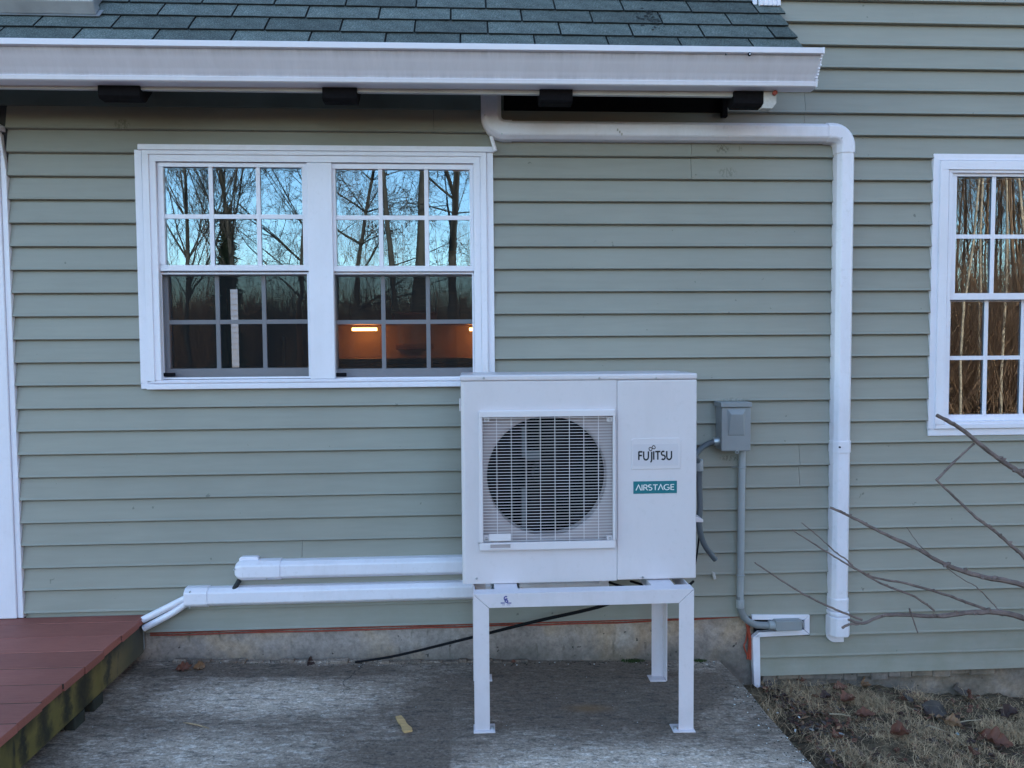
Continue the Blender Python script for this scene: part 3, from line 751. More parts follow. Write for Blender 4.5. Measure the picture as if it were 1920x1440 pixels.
for px, py, r in ((1361, 102, 0.0035), (1405, 102, 0.0075)):
    p = at(px, py, gyb-0.1275); t = MB(); t.tube([p, p+Vector((0, -0.005, 0))], r, 10); t.build('screw', MAT['black'], gut)
    t = MB(); t.tube([p, p+Vector((0, -0.007, 0))], r*0.45, 8); t.build('screw', MAT['steel'], gut)

# -- rooms behind the glass
mb = MB(); mb.box(-3.2, 3.9, 0.12, 3.6, 0.20, 0.25); mb.build('room_floor', MAT['room'], house)
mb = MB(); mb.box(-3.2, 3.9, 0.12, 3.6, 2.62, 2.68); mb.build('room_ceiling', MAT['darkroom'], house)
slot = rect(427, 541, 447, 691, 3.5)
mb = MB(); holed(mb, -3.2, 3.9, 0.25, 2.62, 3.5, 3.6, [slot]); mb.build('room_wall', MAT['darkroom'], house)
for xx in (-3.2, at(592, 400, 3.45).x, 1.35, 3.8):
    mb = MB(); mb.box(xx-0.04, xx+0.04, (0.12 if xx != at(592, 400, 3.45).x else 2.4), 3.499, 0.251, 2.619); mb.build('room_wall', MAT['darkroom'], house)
mb = MB(); mb.box(-9, -8.9, 0.1, 4.5, -0.3, 2.9); mb.box(-8.9, CX, 4.3, 4.4, -0.3, 2.2); mb = mb
SL2 = rect(424, 536, 450, 700, 4.2)
rb = MB(); holed(rb, -8.9, 7.0, -0.3, 2.6, 4.2, 4.3, [SL2]); rb.build('rear_wall', MAT['siding'], house)
ew = MB(); ew.prism([(-9, 0.11, -0.3), (-9, 4.2, -0.3), (-9, 4.2, 2.6), (-9, rp(0, SR).y, rp(0, SR).z-0.1), (-9, 0.11, 2.7)], (0.1, 0, 0)); ew.build('end_wall', MAT['siding'], house)
kc = thing('kitchen_cabinets', (0.3, 3.2, 0.25), 'oak kitchen cabinets and warm lit backsplash seen through a lower window sash', 'cabinets')
yb = 3.497
def rbox(px0, py0, px1, py1, Y, d, name, m, par):
    r = rect(px0, py0, px1, py1, Y); t = MB(); t.box(r[0], r[1], Y, Y+d, r[2], r[3]); return t.build(name, MAT[m], par, bevel=0.004)
rbox(606, 560, 930, 704, 3.44, 0.055, 'backsplash', 'tilewall', kc)
for a, b in ((600, 655), (656, 716), (717, 733)): rbox(a, 470, b, 608, 3.1, 0.33, 'cabinet_door', 'oak', kc)
for a, b in ((818, 860), (861, 940)): rbox(a, 470, b, 608, 3.1, 0.33, 'cabinet_door', 'oak', kc)
rbox(735, 500, 816, 585, 3.0, 0.42, 'range_hood', 'oak', kc)
rbox(600, 672, 940, 681, 2.9, 0.53, 'counter_top', 'counter', kc)
rbox(600, 682, 940, 760, 2.93, 0.5, 'base_cabinet', 'oak', kc)
rbox(742, 645, 812, 655, 3.38, 0.05, 'shelf', 'oak', kc)
for a, b, who in ((660, 706, 'longer warm under-cabinet light strip glowing behind the left lites of the right lower sash'), (880, 925, 'warm under-cabinet light strip showing only its tip at the right edge of the lower sash')):
    r = rect(a, 614.5, b, 620.5, 3.2); t = MB(); t.box(r[0], r[1], 3.2, 3.24, r[2]+0.002, r[3]); o = t.build('light_strip', MAT['lamp']); tag(o, who, 'lamp')
fr = thing('refrigerator', (-1.3, 2.7, 0.25), 'dark refrigerator with two upright handles behind the left lower sash', 'refrigerator')
rbox(498, 560, 585, 760, 2.6, 0.6, 'body', 'fridge', fr)
for a in (532, 541):
    p = at(a, 630, 2.55); q = at(a, 683, 2.55); t = MB(); t.tube([p, q], 0.012, 8); t.build('handle', MAT['steel'], fr)
# pale neighbouring shed and red step glimpsed through the far side of the room
sh = thing('garden_shed', (-3.0, 9.0, -0.3), 'pale clapboard shed glimpsed through the dark left lower sash', 'shed')
sx = at(437, 600, 9.0).x
t = MB(); t.box(sx-1.6, sx+1.6, 9.15, 11, -0.3, 3.3); t.build('wall', MAT['vinyl'], sh)
for i in range(30):
    t = MB(); z = 0.55+i*0.09; t.prism([(sx-1.6, 9.12, z), (sx-1.6, 9.146, z), (sx-1.6, 9.146, z+0.092), (sx-1.6, 9.14, z+0.092)], (3.2, 0, 0)); t.build('siding_board', MAT['vinyl'], sh)
t = MB(); t.box(sx-1.6, sx+1.6, 8.2, 9.1, 0.28, 0.36); t.build('step', MAT['deck'], sh)

# ================================================================== GROUND
def lawn_z(X, Y):
    z = -0.16 - 0.09*np.clip(X-1.39, 0, 3.0)
    far = np.clip((-Y-2.0)/10.0, 0, 1)
    return z*(1-far) + (-0.35)*far + 3.2*np.clip((-Y-34)/26.0, 0, 1)
def axis(parts):
    return np.unique(np.round(np.concatenate([np.arange(a, b, s) for a, b, s in parts]), 4))
xs = axis([(-120, -12, 12), (-12, -2, 1.0), (-2, 1.1, 0.2), (1.1, 3.4, 0.02), (3.4, 8, 0.3), (8, 30, 2), (30, 130, 10)])
ys = axis([(-140, -20, 8), (-20, -4, 1.0), (-4, -1.6, 0.15), (-1.6, 0.0, 0.02), (0.0, 0.06, 0.03)])
XX, YY = np.meshgrid(xs, ys)
ZZ = lawn_z(XX, YY)
fine = ((XX > 1.1) & (XX < 3.4) & (YY > -1.6))
rs = np.random.RandomState(4)
nz = np.zeros_like(ZZ)
for fx, a in ((9, 0.010), (23, 0.006), (51, 0.004), (97, 0.003)):
    for _ in range(3):
        th = rs.uniform(0, 6.28); nz += a*0.6*np.sin(fx*(XX*np.cos(th)+YY*np.sin(th))+rs.uniform(0, 6.28))
ZZ = ZZ + np.where(fine, nz, 0) + np.where(fine, rs.uniform(-.003, .003, ZZ.shape), 0)
ny_, nx_ = XX.shape
vv = np.stack([XX.ravel(), YY.ravel(), ZZ.ravel()], 1)
idx = np.arange(nx_*ny_).reshape(ny_, nx_)
ff = np.stack([idx[:-1, :-1].ravel(), idx[:-1, 1:].ravel(), idx[1:, 1:].ravel(), idx[1:, :-1].ravel()], 1)
me = bpy.data.meshes.new('ground'); me.from_pydata(vv.tolist(), [], ff.tolist()); me.materials.append(MAT['soil'])
me.polygons.foreach_set('use_smooth', [True]*len(me.polygons))
struct(link('ground', me))
# far ground behind the house, so the place goes on
mb = MB(); mb.add([(-120, 0.08, -0.42), (130, 0.08, -0.42), (130, 150, -0.42), (-120, 150, -0.42)], [(0, 1, 2, 3)]); struct(mb.build('back_yard', MAT['soil']))

# concrete pad
e1, e2 = gp(1393, 1285), gp(1527, 1440)
dirv = (e2-e1); e3 = e1 + dirv*((-2.9-e1.y)/dirv.y)
c1, c2 = gp(1347, 1237), gp(1370, 1262)
poly = [(-3.6, FD-0.002), (c1.x, FD-0.002), (c2.x, c2.y+0.04), (e1.x, e1.y)]
for i in range(1, 26):
    t = i/26; poly.append((e1.x+(e3.x-e1.x)*t+random.uniform(-.006, .006), e1.y+(e3.y-e1.y)*t))
poly += [(e3.x, -2.9), (-3.6, -2.9)]
mb = MB(); n = len(poly)
mb.add([(x, y, gz(x)) for x, y in poly]+[(x, y, gz(x)-0.14) for x, y in poly], [tuple(range(n)), tuple(range(2*n-1, n-1, -1))]+[(i, (i+1) % n, (i+1) % n+n, i+n) for i in range(n)])
struct(mb.build('concrete_pad', MAT['slab']))
mb = MB(); random.seed(11)                       # ragged mortar lip where the pad meets the wall
x = -1.35
while x < 0.2:
    w = random.uniform(0.03, 0.10); d = random.uniform(0.008, 0.03)
    mb.box(x, x+w, -d, FD-0.003, gz(x)-0.02, gz(x)+random.uniform(0.004, 0.014)); x += w*0.98+0.002
o = mb.build('pad_edging', MAT['slab'], bevel=0.004); struct(o)

# ================================================================== DECK
DZ = CAM_Z-1.1948; DXR = -1.4555
deck = thing('deck', (-2.4, -1.2, 0), 'low red stained plank deck with a mossy side joist in front of the door', 'deck')
random.seed(21)
lines = [1150, 1170.5, 1196, 1224, 1253, 1283.5, 1317, 1355]
yl = []
for py in lines:
    d = ray(60, py); t = (DZ-CAM.z)/d.z; yl.append((CAM+d*t).y)
yl[0] = -0.016
while yl[-1] > -2.6: yl.append(yl[-1]-0.147)
for a, b in zip(yl, yl[1:]):
    t = MB(); t.box(-3.6, DXR+random.uniform(-.006, .006), b+0.0035, a-0.0015, DZ-0.030, DZ+random.uniform(-.0015, .001)); t.build('deck_board', MAT['deck'], deck, bevel=0.002)
for y in yl[1:-1]:
    t = MB(); t.box(-3.6, DXR-0.004, y-0.002, y+0.0045, DZ-0.02, DZ-0.0022); t.build('gap_shade_fill', MAT['post'], deck)  # dark strip added in each gap: its shade and trapped dirt together
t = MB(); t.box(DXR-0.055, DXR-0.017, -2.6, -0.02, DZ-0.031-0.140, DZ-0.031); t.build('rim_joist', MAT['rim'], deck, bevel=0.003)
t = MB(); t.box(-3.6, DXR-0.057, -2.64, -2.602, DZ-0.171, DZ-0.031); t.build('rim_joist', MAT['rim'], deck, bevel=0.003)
t = MB(); t.box(DXR-0.05, DXR-0.016, -0.018, -0.006, DZ-0.16, DZ-0.035); t.build('ledger_end', MAT['flash'], deck, bevel=0.002)
for (px, py) in ((182, 1371), (207, 1336)):
    g = gp(px, py); t = MB(); t.box(DXR-0.15, DXR-0.058, g.y, g.y+0.09, gz(-1.5)-0.003, DZ-0.032); t.build('post', MAT['post'], deck, bevel=0.004)
    t = MB(); t.box(DXR-0.056, DXR-0.018+0.0, g.y+0.005, g.y+0.085, gz(-1.5)-0.003, DZ-0.173); t.build('block', MAT['post'], deck, bevel=0.004)
for xx in (-2.1, -2.7, -3.3):
    t = MB(); t.box(xx, xx+0.038, -2.6, -0.03, DZ-0.171, DZ-0.031); t.build('joist', MAT['post'], deck)

# ================================================================== HEAT PUMP
YF = -0.535
fr_ = rect(873, 713, 1306, 1090, YF); X0, X1 = fr_[0], fr_[1]; ZB = at(1090, 1090, YF).z; ZT = at(1090, 713, YF).z
YB = -0.205
hp = thing('heat_pump', ((X0+X1)/2, (YF+YB)/2, ZB), 'white outdoor heat pump with a round fan behind a wire grille, on a steel stand', 'heat pump')
xm = at(1156.8, 900, YF).x
op = rect(905.5, 781, 1150, 1016, YF)
mb = MB(); holed(mb, X0+0.0, xm-0.0008, ZB, ZT-0.0006, YF, YF+0.018, [op]); mb.build('front_panel', MAT['cabinet'], hp)
mb = MB()                                            # rounded left corner carried by the side panel
mb.sweep([(X0, 0, ZB), (X0, 0, ZT-0.0006)], [(0, 0)], cap=False) if False else None
prof = [(X0+0.0, YF)] + [(X0-0.016*math.sin(a), YF+0.016*(1-math.cos(a))) for a in [R_(15*i) for i in range(1, 7)]] + [(X0-0.016, YB), (X0-0.002, YB), (X0-0.002, YF+0.018), (X0-0.0004, YF+0.018)]
mb.prism([(x+0.0, y, ZB) for x, y in prof], (0, 0, ZT-0.0006-ZB)); mb.build('side_panel', MAT['cabinet'], hp, smooth=True)
mb = MB(); mb.box(xm+0.0008, X1, YF-0.0005, YB, ZB+0.001, ZT-0.0012); mb.build('service_panel', MAT['cabinet'], hp, bevel=0.005, seg=3)
mb = MB(); mb.box(X0-0.0185, X1+0.0015, YF-0.003, YB+0.004, ZT, at(1090, 701.5, YF).z); lid = mb.build('lid', MAT['cabinet'], hp, bevel=0.007, seg=3)
for px in (907, 1123.5, 1230):
    p = at(px, 709, YF-0.003); t = MB(); t.tube([p+Vector((0, 0.001, 0)), p+Vector((0, -0.003, 0))], 0.0045, 10); t.build('screw', MAT['steel'], lid, bevel=0.001)
for px, py in ((893.5, 1084.5), (1205, 1082.5)):
    p = at(px, py, YF-0.0005); t = MB(); t.tube([p+Vector((0, 0.001, 0)), p+Vector((0, -0.003, 0))], 0.0045, 10); t.build('screw', MAT['steel'], hp, bevel=0.001)
mb = MB(); mb.box(X0-0.0015, xm-0.002, YB+0.0005, YB+0.012, ZB+0.01, ZT-0.01); mb.build('rear_coil', MAT['coil'], hp)
mb = MB(); mb.box(X0+0.002, xm-0.002, YF+0.03, YB, ZB+0.0, ZB+0.012); mb.build('base_pan', MAT['cabinet'], hp)
mb = MB(); mb.box(xm-0.012, xm-0.004, YF+0.06, YB-0.003, ZB+0.013, ZT-0.005); mb.build('inner_wall', MAT['black'], hp)
# small bracket on the left edge, handle corner on the right
r = rect(869.5, 748, 873.5, 771, YF+0.05); t = MB(); t.box(X0-0.022, X0-0.0165, YF+0.05, YF+0.09, r[2], r[3]); t.build('wire_clip', MAT['cabinet'], hp, bevel=0.002)
a, b = at(1305, 963, YF+0.08), at(1316, 972, YF+0.08)
t = MB(); t.prism([(X1-0.004, YF+0.06, a.z), (b.x, YF+0.06, b.z), (b.x, YF+0.06, b.z-0.012), (X1-0.004, YF+0.06, a.z-0.03)], (0, 0.12, 0)); t.build('handle', MAT['cabinet'], hp, bevel=0.002)
# shroud with round opening
cx, cz = at(1026, 893, YF+0.03).x, at(1026, 893, YF+0.03).z; RAD = (at(1138, 893, YF+0.03).x-cx)
n = 64; vs = []; fs = []
ycur = [(RAD+0.02, YF+0.024), (RAD+0.008, YF+0.027), (RAD, YF+0.036), (RAD-0.001, YF+0.09)]
def sq(a):
    c, s = math.cos(a), math.sin(a); k = 1e9
    if c > 1e-6: k = min(k, (op[1]+0.02-cx)/c)
    if c < -1e-6: k = min(k, (op[0]-0.02-cx)/c)
    if s > 1e-6: k = min(k, (op[3]+0.02-cz)/s)
    if s < -1e-6: k = min(k, (op[2]-0.02-cz)/s)
    return k
mb = MB()
for i in range(n):
    a = 2*math.pi*i/n; k = sq(a)
    vs.append((cx+k*math.cos(a), YF+0.024, cz+k*math.sin(a)))
    for r, y in ycur:
        r = min(r, k-0.001) if r > RAD else r
        vs.append((cx+r*math.cos(a), y, cz+r*math.sin(a)))
m = len(ycur)+1
for i in range(n):
    j = (i+1) % n
    for q in range(m-1): fs.append((i*m+q, i*m+q+1, j*m+q+1, j*m+q))
mb.add(vs, fs); mb.build('fan_shroud', MAT['shroud'], hp, smooth=True)
# fan
hub = MB(); hub.tube([(cx, YF+0.06, cz), (cx, YF+0.075, cz), (cx, YF+0.14, cz)], [0.028, 0.05, 0.052], 24); fan = hub.build('fan', MAT['black'], hp, smooth=True)
for bl in range(3):
    vs = []; fs = []; N = 9; a0 = R_(95+120*bl)
    for i in range(N):
        t = i/(N-1); r = 0.045+t*(RAD-0.055)
        w = R_(38+40*t)
        for j in range(7):
            u = j/6; a = a0+(u-0.5)*w*1.5+R_(25)*t
            vs.append((cx+r*math.cos(a), YF+0.07+0.075*u*(0.5+0.5*t), cz+r*math.sin(a)))
    for i in range(N-1):
        for j in range(6): fs.append((i*7+j, i*7+j+1, (i+1)*7+j+1, (i+1)*7+j))
    b = MB(); b.add(vs, fs); b.build('fan_blade', MAT['black'], fan, smooth=True)
for (a, b, c, d) in ((978.5, 800, 987, 858), (978.5, 916, 987, 1006)):
    r = rect(a, b, c, d, YF+0.058); t = MB(); t.box(r[0], r[1], YF+0.058, YF+0.063, r[2], r[3]); t.build('motor_bracket', MAT['motor'], hp)
r = rect(986, 845, 1013, 861, YF+0.058); t = MB(); t.box(r[0], r[1], YF+0.056, YF+0.062, r[2], r[3]); t.build('motor_box', MAT['motor'], hp, bevel=0.002)
# grille
bo = rect(898.5, 769, 1154, 1031, YF-0.018); bi = rect(905.5, 781, 1150, 1016, YF-0.018)
mb = MB()
for (o_, i_, ya, yb_) in ((bo, bi, YF-0.018, YF-0.0005),): ring(mb, o_, i_, ya, yb_)
gr = mb.build('fan_grille', MAT['grille'], hp, bevel=0.005, seg=3)
mb = MB(); N = 42
for i in range(N):
    z = bi[2]+(bi[3]-bi[2])*(i+0.5)/N; mb.box(bi[0]-0.002, bi[1]+0.002, YF-0.0125, YF-0.0105, z-0.0009, z+0.0009)
stuff(mb.build('grille_wires', MAT['grille'], gr))
for i in range(8):
    px = 860+0.2396*[300, 414, 529, 641, 755, 868, 981, 1095][i]; x = at(px, 900, YF-0.012).x
    t = MB(); t.box(x-0.0011, x+0.0011, YF-0.0104, YF-0.0085, bi[2]-0.002, bi[3]+0.002); t.build('grille_rod', MAT['grille'], gr)
for px, py in ((912, 786), (1143, 786), (912, 1009), (1143, 1009)):
    p = at(px, py, YF); t = MB(); t.box(p.x-0.011, p.x+0.011, YF-0.006, YF+0.02, p.z-0.010, p.z+0.010); c_ = t.build('screw_boss', MAT['grille'], gr, bevel=0.003)
    t = MB(); t.tube([p+Vector((0, -0.005, 0)), p+Vector((0, -0.009, 0))], 0.006, 10); t.build('screw', MAT['steel'], gr)
r = rect(917, 1001, 958, 1014.5, YF-0.016); t = MB(); t.box(r[0], r[1], YF-0.0165, YF-0.013, r[2], r[3]); t.build('grille_tab', MAT['grille'], gr, bevel=0.001)
r = rect(918, 1019, 958.5, 1029, YF-0.018); t = MB(); ring(t, r, shrink(r, 0.003), YF-0.0215, YF-0.0182); t.build('handle_rim', MAT['grille'], gr)
t = MB(); q = shrink(r, 0.003); t.box(q[0], q[1], YF-0.0192, YF-0.0184, q[2], q[3]); t.build('handle_slot', MAT['shroud'], gr)
# badge and labels
r = rect(1184, 821.5, 1276, 879.5, YF-0.0025)
t = MB(); t.prism([(r[0], YF-0.003, r[2]), (r[1], YF-0.003, r[2]), (r[1], YF-0.003, r[3]-0.008), (r[1]-0.008, YF-0.003, r[3]), (r[0]+0.008, YF-0.003, r[3]), (r[0], YF-0.003, r[3]-0.008)], (0, 0.004, 0))
bd = t.build('badge', MAT['cabinet'], hp, bevel=0.0012)
r2 = rect(1187.5, 832, 1271, 873, YF-0.0036); t = MB(); t.box(r2[0], r2[1], YF-0.0042, YF-0.0031, r2[2], r2[3]); t.build('badge_plate', simple('badge_face', (0.62, 0.575, 0.62), 0.3, var=0.02), bd)

# stroke lettering -------------------------------------------------
def stroke(mb, pts, w, closed=False):
    pts = [Vector(p) for p in pts]; n = len(pts); L = []; Rr = []
    for i, p in enumerate(pts):
        a = pts[i-1] if (i > 0 or closed) else p; b = pts[(i+1) % n] if (i < n-1 or closed) else p
        t0 = (p-a).normalized() if (p-a).length > 1e-9 else (b-p).normalized(); t1 = (b-p).normalized() if (b-p).length > 1e-9 else t0
        t = (t0+t1); t = t.normalized() if t.length > 1e-6 else t0
        nn = Vector((-t.y, t.x)); sc = 1/max(0.45, nn.dot(Vector((-t0.y, t0.x))))
        ww = w[i] if isinstance(w, list) else w
        L.append(p+nn*ww/2*sc); Rr.append(p-nn*ww/2*sc)
    k = n if closed else n-1
    for i in range(k):
        j = (i+1) % n; mb.append([L[i], Rr[i], Rr[j], L[j]])
def arcp(cx, cy, rx, ry, a0, a1, n=10): return [(cx+rx*math.cos(R_(a0+(a1-a0)*i/n)), cy+ry*math.sin(R_(a0+(a1-a0)*i/n))) for i in range(n+1)]
def glyph(ch):     # unit height letters: (strokes, advance)
    if ch == 'F': return [[(0.06, 0), (0.06, 1)], [(0.06, 0.95), (0.52, 0.95)], [(0.06, 0.52), (0.46, 0.52)]], 0.62
    if ch == 'U': return [[(0.06, 1), (0.06, 0.35)]+arcp(0.37, 0.36, 0.31, 0.36, 180, 360)+[(0.68, 1)]], 0.90
    if ch == 'J': return [[(0.20, 0.95), (0.20, 0.02)]+arcp(-0.02, 0.0, 0.22, 0.28, 0, -75, 6)], 0.40
    if ch == 'I': return [[(0.07, 0), (0.07, 1)]], 0.26
    if ch == 'T': return [[(0.34, 0), (0.34, 0.95)], [(0.0, 0.95), (0.68, 0.95)]], 0.76
    if ch == 'S': return [arcp(0.28, 0.74, 0.23, 0.23, 50, 250, 12)+arcp(0.28, 0.27, 0.25, 0.25, 70, -140, 12)], 0.68
    if ch == 'A': return [[(0.0, 0), (0.36, 1), (0.72, 0)]], 0.80
    if ch == 'R': return [[(0.06, 0), (0.06, 0.96)], [(0.06, 0.96), (0.32, 0.96)]+arcp(0.32, 0.72, 0.22, 0.24, 90, -90, 8)+[(0.06, 0.48)], [(0.30, 0.48), (0.60, 0)]], 0.70
    if ch == 'G': return [arcp(0.46, 0.5, 0.42, 0.47, 48, 318, 16)+[(0.80, 0.46)], [(0.50, 0.46), (0.84, 0.46)]], 0.98
    if ch == 'E': return [[(0.06, 0), (0.06, 1)], [(0.06, 0.96), (0.52, 0.96)], [(0.06, 0.52), (0.46, 0.52)], [(0.06, 0.04), (0.52, 0.04)]], 0.60
    if ch == 'C': return [arcp(0.46, 0.5, 0.42, 0.47, 48, 312, 16)], 0.90
    return [], 0.4
def word(s, r, Y, w, m, parent, extra=None, name='lettering'):
    quads = []; x = 0
    for ch in s:
        st, adv = glyph(ch)
        for p in st: stroke(quads, [(x+a, b) for a, b in p], w)
        x += adv
    x -= 0.12
    if extra: extra(quads)
    sx = (r[1]-r[0])/x; sz = r[3]-r[2]; vs = []; fs = []; mb = MB()
    for q in quads:
        b = len(vs); vs += [(r[0]+p.x*sx, Y, r[2]+p.y*sz) for p in q]; fs.append((b, b+1, b+2, b+3))
    mb.add(vs, fs); return mb.build(name, m, parent)
def infinity(quads):
    pts = []
    for i in range(40):
        t = 2*math.pi*i/40; k = 0.40/(1+math.sin(t)**2)
        a, b = k*math.cos(t)*1.05, k*math.sin(t)*math.cos(t)*1.55; c, s = math.cos(R_(28)), math.sin(R_(28))
        pts.append((1.78+a*c-b*s, 1.36+(a*s+b*c)*0.92))
    stroke(quads, pts, 0.10, closed=True)
word('FUJITSU', rect(1197, 846, 1260.5, 862, YF-0.0047), YF-0.0047, 0.19, MAT['logo'], bd, infinity)
r = rect(1187.5, 902, 1269, 925, YF-0.001); t = MB(); t.box(r[0], r[1], YF-0.0022, YF-0.0003, r[2], r[3]); lb = t.build('label', MAT['teal'], hp)
word('AIRSTAGE', rect(1192.5, 908.5, 1263.5, 919, YF-0.003), YF-0.003, 0.14, MAT['white_ink'], lb)
# feet
for a, b in ((921, 975), (1212, 1264)):
    za = at(1000, 1108.5, YF).z
    p, q = at(a, 1100, YF+0.02).x, at(b, 1100, YF+0.02).x
    t = MB(); t.box(p, q, YF+0.012, YB-0.02, za-0.0005, za+0.004); t.box(p, p+0.004, YF+0.03, YB-0.03, za+0.0042, ZB-0.001); t.box(q-0.05, q-0.046, YF+0.025, YB-0.03, za+0.0042, ZB-0.001)
    t.box(p+0.0042, q-0.0502, YF+0.06, YF+0.064, za+0.0042, ZB-0.001)
    f_ = t.build('foot', MAT['zinc'], hp)
    c = Vector(((p+q)/2-0.008, YF+0.03, za+0.004)); t = MB(); t.tube([c, c+Vector((0, 0, 0.012))], 0.008, 6); t.build('bolt', MAT['steel'], f_)
ZS = at(1000, 1108.5, YF).z-0.002

# ================================================================== STEEL STAND
YS, YR = -0.655, -0.165
stand = thing('steel_stand', ((X0+X1)/2, -0.4, 0), 'white angle iron stand with four bolted legs under the heat pump', 'stand')
W = 0.058; TH = 0.004
xl = at(888.5, 1200, YS).x; xr = at(1301.5, 1120, YS).x
zt_l = at(890, 1110.5, YS).z; zt_r = at(1300, 1108, YS).z; zt = (zt_l+zt_r)/2
ZS2 = zt
def poly_plate(pts, y, m, name, par, vec=(0, TH, 0), bv=0.0012):
    t = MB(); t.prism([(x, y, z) for x, z in pts], vec); return t.build(name, m, par, bevel=bv)
wp = W
g = 0.0008
top = poly_plate([(xl+g, zt), (xr-g, zt), (xr-wp-g, zt-wp+0.004), (xl+wp+g, zt-wp+0.004)], YS, MAT['stand'], 'top_rail', stand)
t = MB(); t.box(xl, xr, YS+TH, YS+W, zt-TH, zt); t.build('rail_flange', MAT['stand'], top, bevel=0.001)
legs = []
for sx, x in ((1, xl), (-1, xr)):
    zg = gz(x)+0.004
    pts = [(x, zt-g*2), (x+sx*(wp), zt-wp+0.004-g*2), (x+sx*(wp), zg), (x, zg)]
    lg = poly_plate(pts, YS, MAT['stand'], 'leg', stand); legs.append(lg)
    t = MB(); t.box(x, x+sx*TH, YS+TH, YS+W, zg, zt-TH-0.001); t.build('leg_flange', MAT['stand'], lg, bevel=0.001)
    xa = x-0.004*sx; xb = x+sx*0.078
    if sx < 0: xa, xb = x+0.004, x-0.082
    t = MB(); t.box(xa, xb, YS-0.016, YS+0.05, gz(x)-0.001, gz(x)+0.0045); fp = t.build('foot_plate', MAT['stand'], lg, bevel=0.0015)
    bx = (x+0.067) if sx > 0 else (x-0.070)
    t = MB(); t.tube([(bx, YS+0.008, gz(x)+0.004), (bx, YS+0.008, gz(x)+0.014)], 0.008, 6); t.build('bolt', MAT['zinc'], fp)
xrl, xrr = at(887, 1200, YR).x, at(1245, 1200, YR).x
for sx, x in ((1, xrl), (-1, xrr)):
    zg = gz(x)+0.004
    lg = poly_plate([(x, zt-W), (x+sx*W*0.98, zt-W), (x+sx*W*0.98, zg), (x, zg)], YR-TH, MAT['stand'], 'leg', stand)
    t = MB(); t.box(x, x+sx*TH, YR-W, YR-TH, zg, zt-TH); t.build('leg_flange', MAT['stand'], lg, bevel=0.001)
    t = MB(); t.box(x+0.004*sx, x+sx*0.082 if sx > 0 else x-0.075, YR-0.055, YR+0.012, gz(x)-0.001, gz(x)+0.0045); t.build('foot_plate', MAT['stand'], lg, bevel=0.0015)
t = MB(); t.box(xrl, xrr, YR-TH, YR, zt-W, zt-TH-0.001); t.build('rear_rail', MAT['stand'], stand, bevel=0.001)
for x0_, x1_ in ((xl+0.001, xl+0.001+TH), (xr-0.001-TH, xr-0.001)):
    t = MB(); t.box(x0_, x1_, YS+W+0.001, YR-W-0.001, zt-W, zt-TH); t.build('side_rail', MAT['stand'], stand)
for px in (948, 1238):
    x = at(px, 1110, YS+0.1).x; t = MB(); t.box(x-0.045, x+0.045, YS+W+0.001, YR-0.006, zt-0.045, zt-0.0005); t.build('cross_bar', MAT['stand'], stand, bevel=0.001)
# printed maker's mark on the rail
def mark(ch, r, w, m, par):
    st, adv = glyph(ch); quads = []
    for p in st: stroke(quads, p, w)
    vs = []; fs = []
    for q in quads:
        b = len(vs); vs += [(r[0]+p.x*(r[1]-r[0])/0.9, YS-0.0006, r[2]+p.y*(r[3]-r[2])) for p in q]; fs.append((b, b+1, b+2, b+3))
    MB().add(vs, fs).build('printed_mark', m, par)
mark('C', rect(945, 1118, 952, 1125.5, YS), 0.26, MAT['blue_ink'], top)
mark('G', rect(946.5, 1122.5, 953, 1129.5, YS), 0.26, MAT['blue_ink'], top)
t = MB()
random.seed(6)
for y0, y1, a, b in ((1129.3, 1132, 939, 959), (1133.6, 1134.6, 942, 956)):
    x = a
    while x < b:
        w = random.uniform(0.7, 1.4)
        if not 947 < x < 949.3: 
            r = rect(x, y0, x+w, y1, YS); t.add([(r[0], YS-0.0006, r[2]), (r[1], YS-0.0006, r[2]), (r[1], YS-0.0006, r[3]), (r[0], YS-0.0006, r[3])], [(0, 1, 2, 3)])
        x += w+0.6
t.build('printed_mark', MAT['blue_ink'], top)

# ================================================================== LINE COVERS (white ducts on the wall)
DPROF = [(-0.0415, 0.0), (-0.0415, 0.034), (-0.0395, 0.042), (-0.027, 0.059), (-0.021, 0.062), (0.021, 0.062), (0.027, 0.059), (0.0395, 0.042), (0.0415, 0.034), (0.0415, 0.0)]
def scaled(p, s, o): return [(a*s, b*o if b > 0 else 0.0) for a, b in p]
big = scaled(DPROF, 1.075, 1.06)
YD = -0.012                           # ducts sit on the clapboard edges
def dp(px, py): return at(px, py, YD-0.055)
def wallp(v): return Vector((v.x, YD, v.z))
duct = thing('line_cover', wallp(dp(1580, 700)), 'longest white line cover, running from the eave across and down the siding', 'pipe cover')
pA = wallp(dp(921, 160)); cH = (dp(1000, 241.5).z+0.0); cV = dp(1590.5, 300).x
xD = dp(921, 200).x; zH0 = dp(1000, 242).z; zH1 = dp(1540, 247).z; zH = (zH0+zH1)/2
xV0, xV1 = dp(1590.5, 300).x, dp(1575, 1110).x; xV = (xV0+xV1)/2
RB = 0.062
el1 = [Vector((xD, YD, zH+0.19)), Vector((xD, YD, zH+RB+0.012))] + arc_xz((xD+RB, YD, zH+RB), RB, math.pi, 1.5*math.pi)[0:] + [Vector((xD+RB+0.03, YD, zH))]
mb = MB(); mb.sweep(el1, big); mb.build('elbow', MAT['duct'], duct, smooth=17)
mb = MB(); mb.sweep([(xD, YD, zH+0.30), (xD, YD, zH+0.195)], DPROF); mb.build('duct_section', MAT['duct'], duct, smooth=17)
mb = MB(); xe = xV-RB-0.028; mb.sweep([(xD+RB+0.02, YD, zH), (xe+0.01, YD, zH)], DPROF); mb.build('duct_section', MAT['duct'], duct, smooth=17)
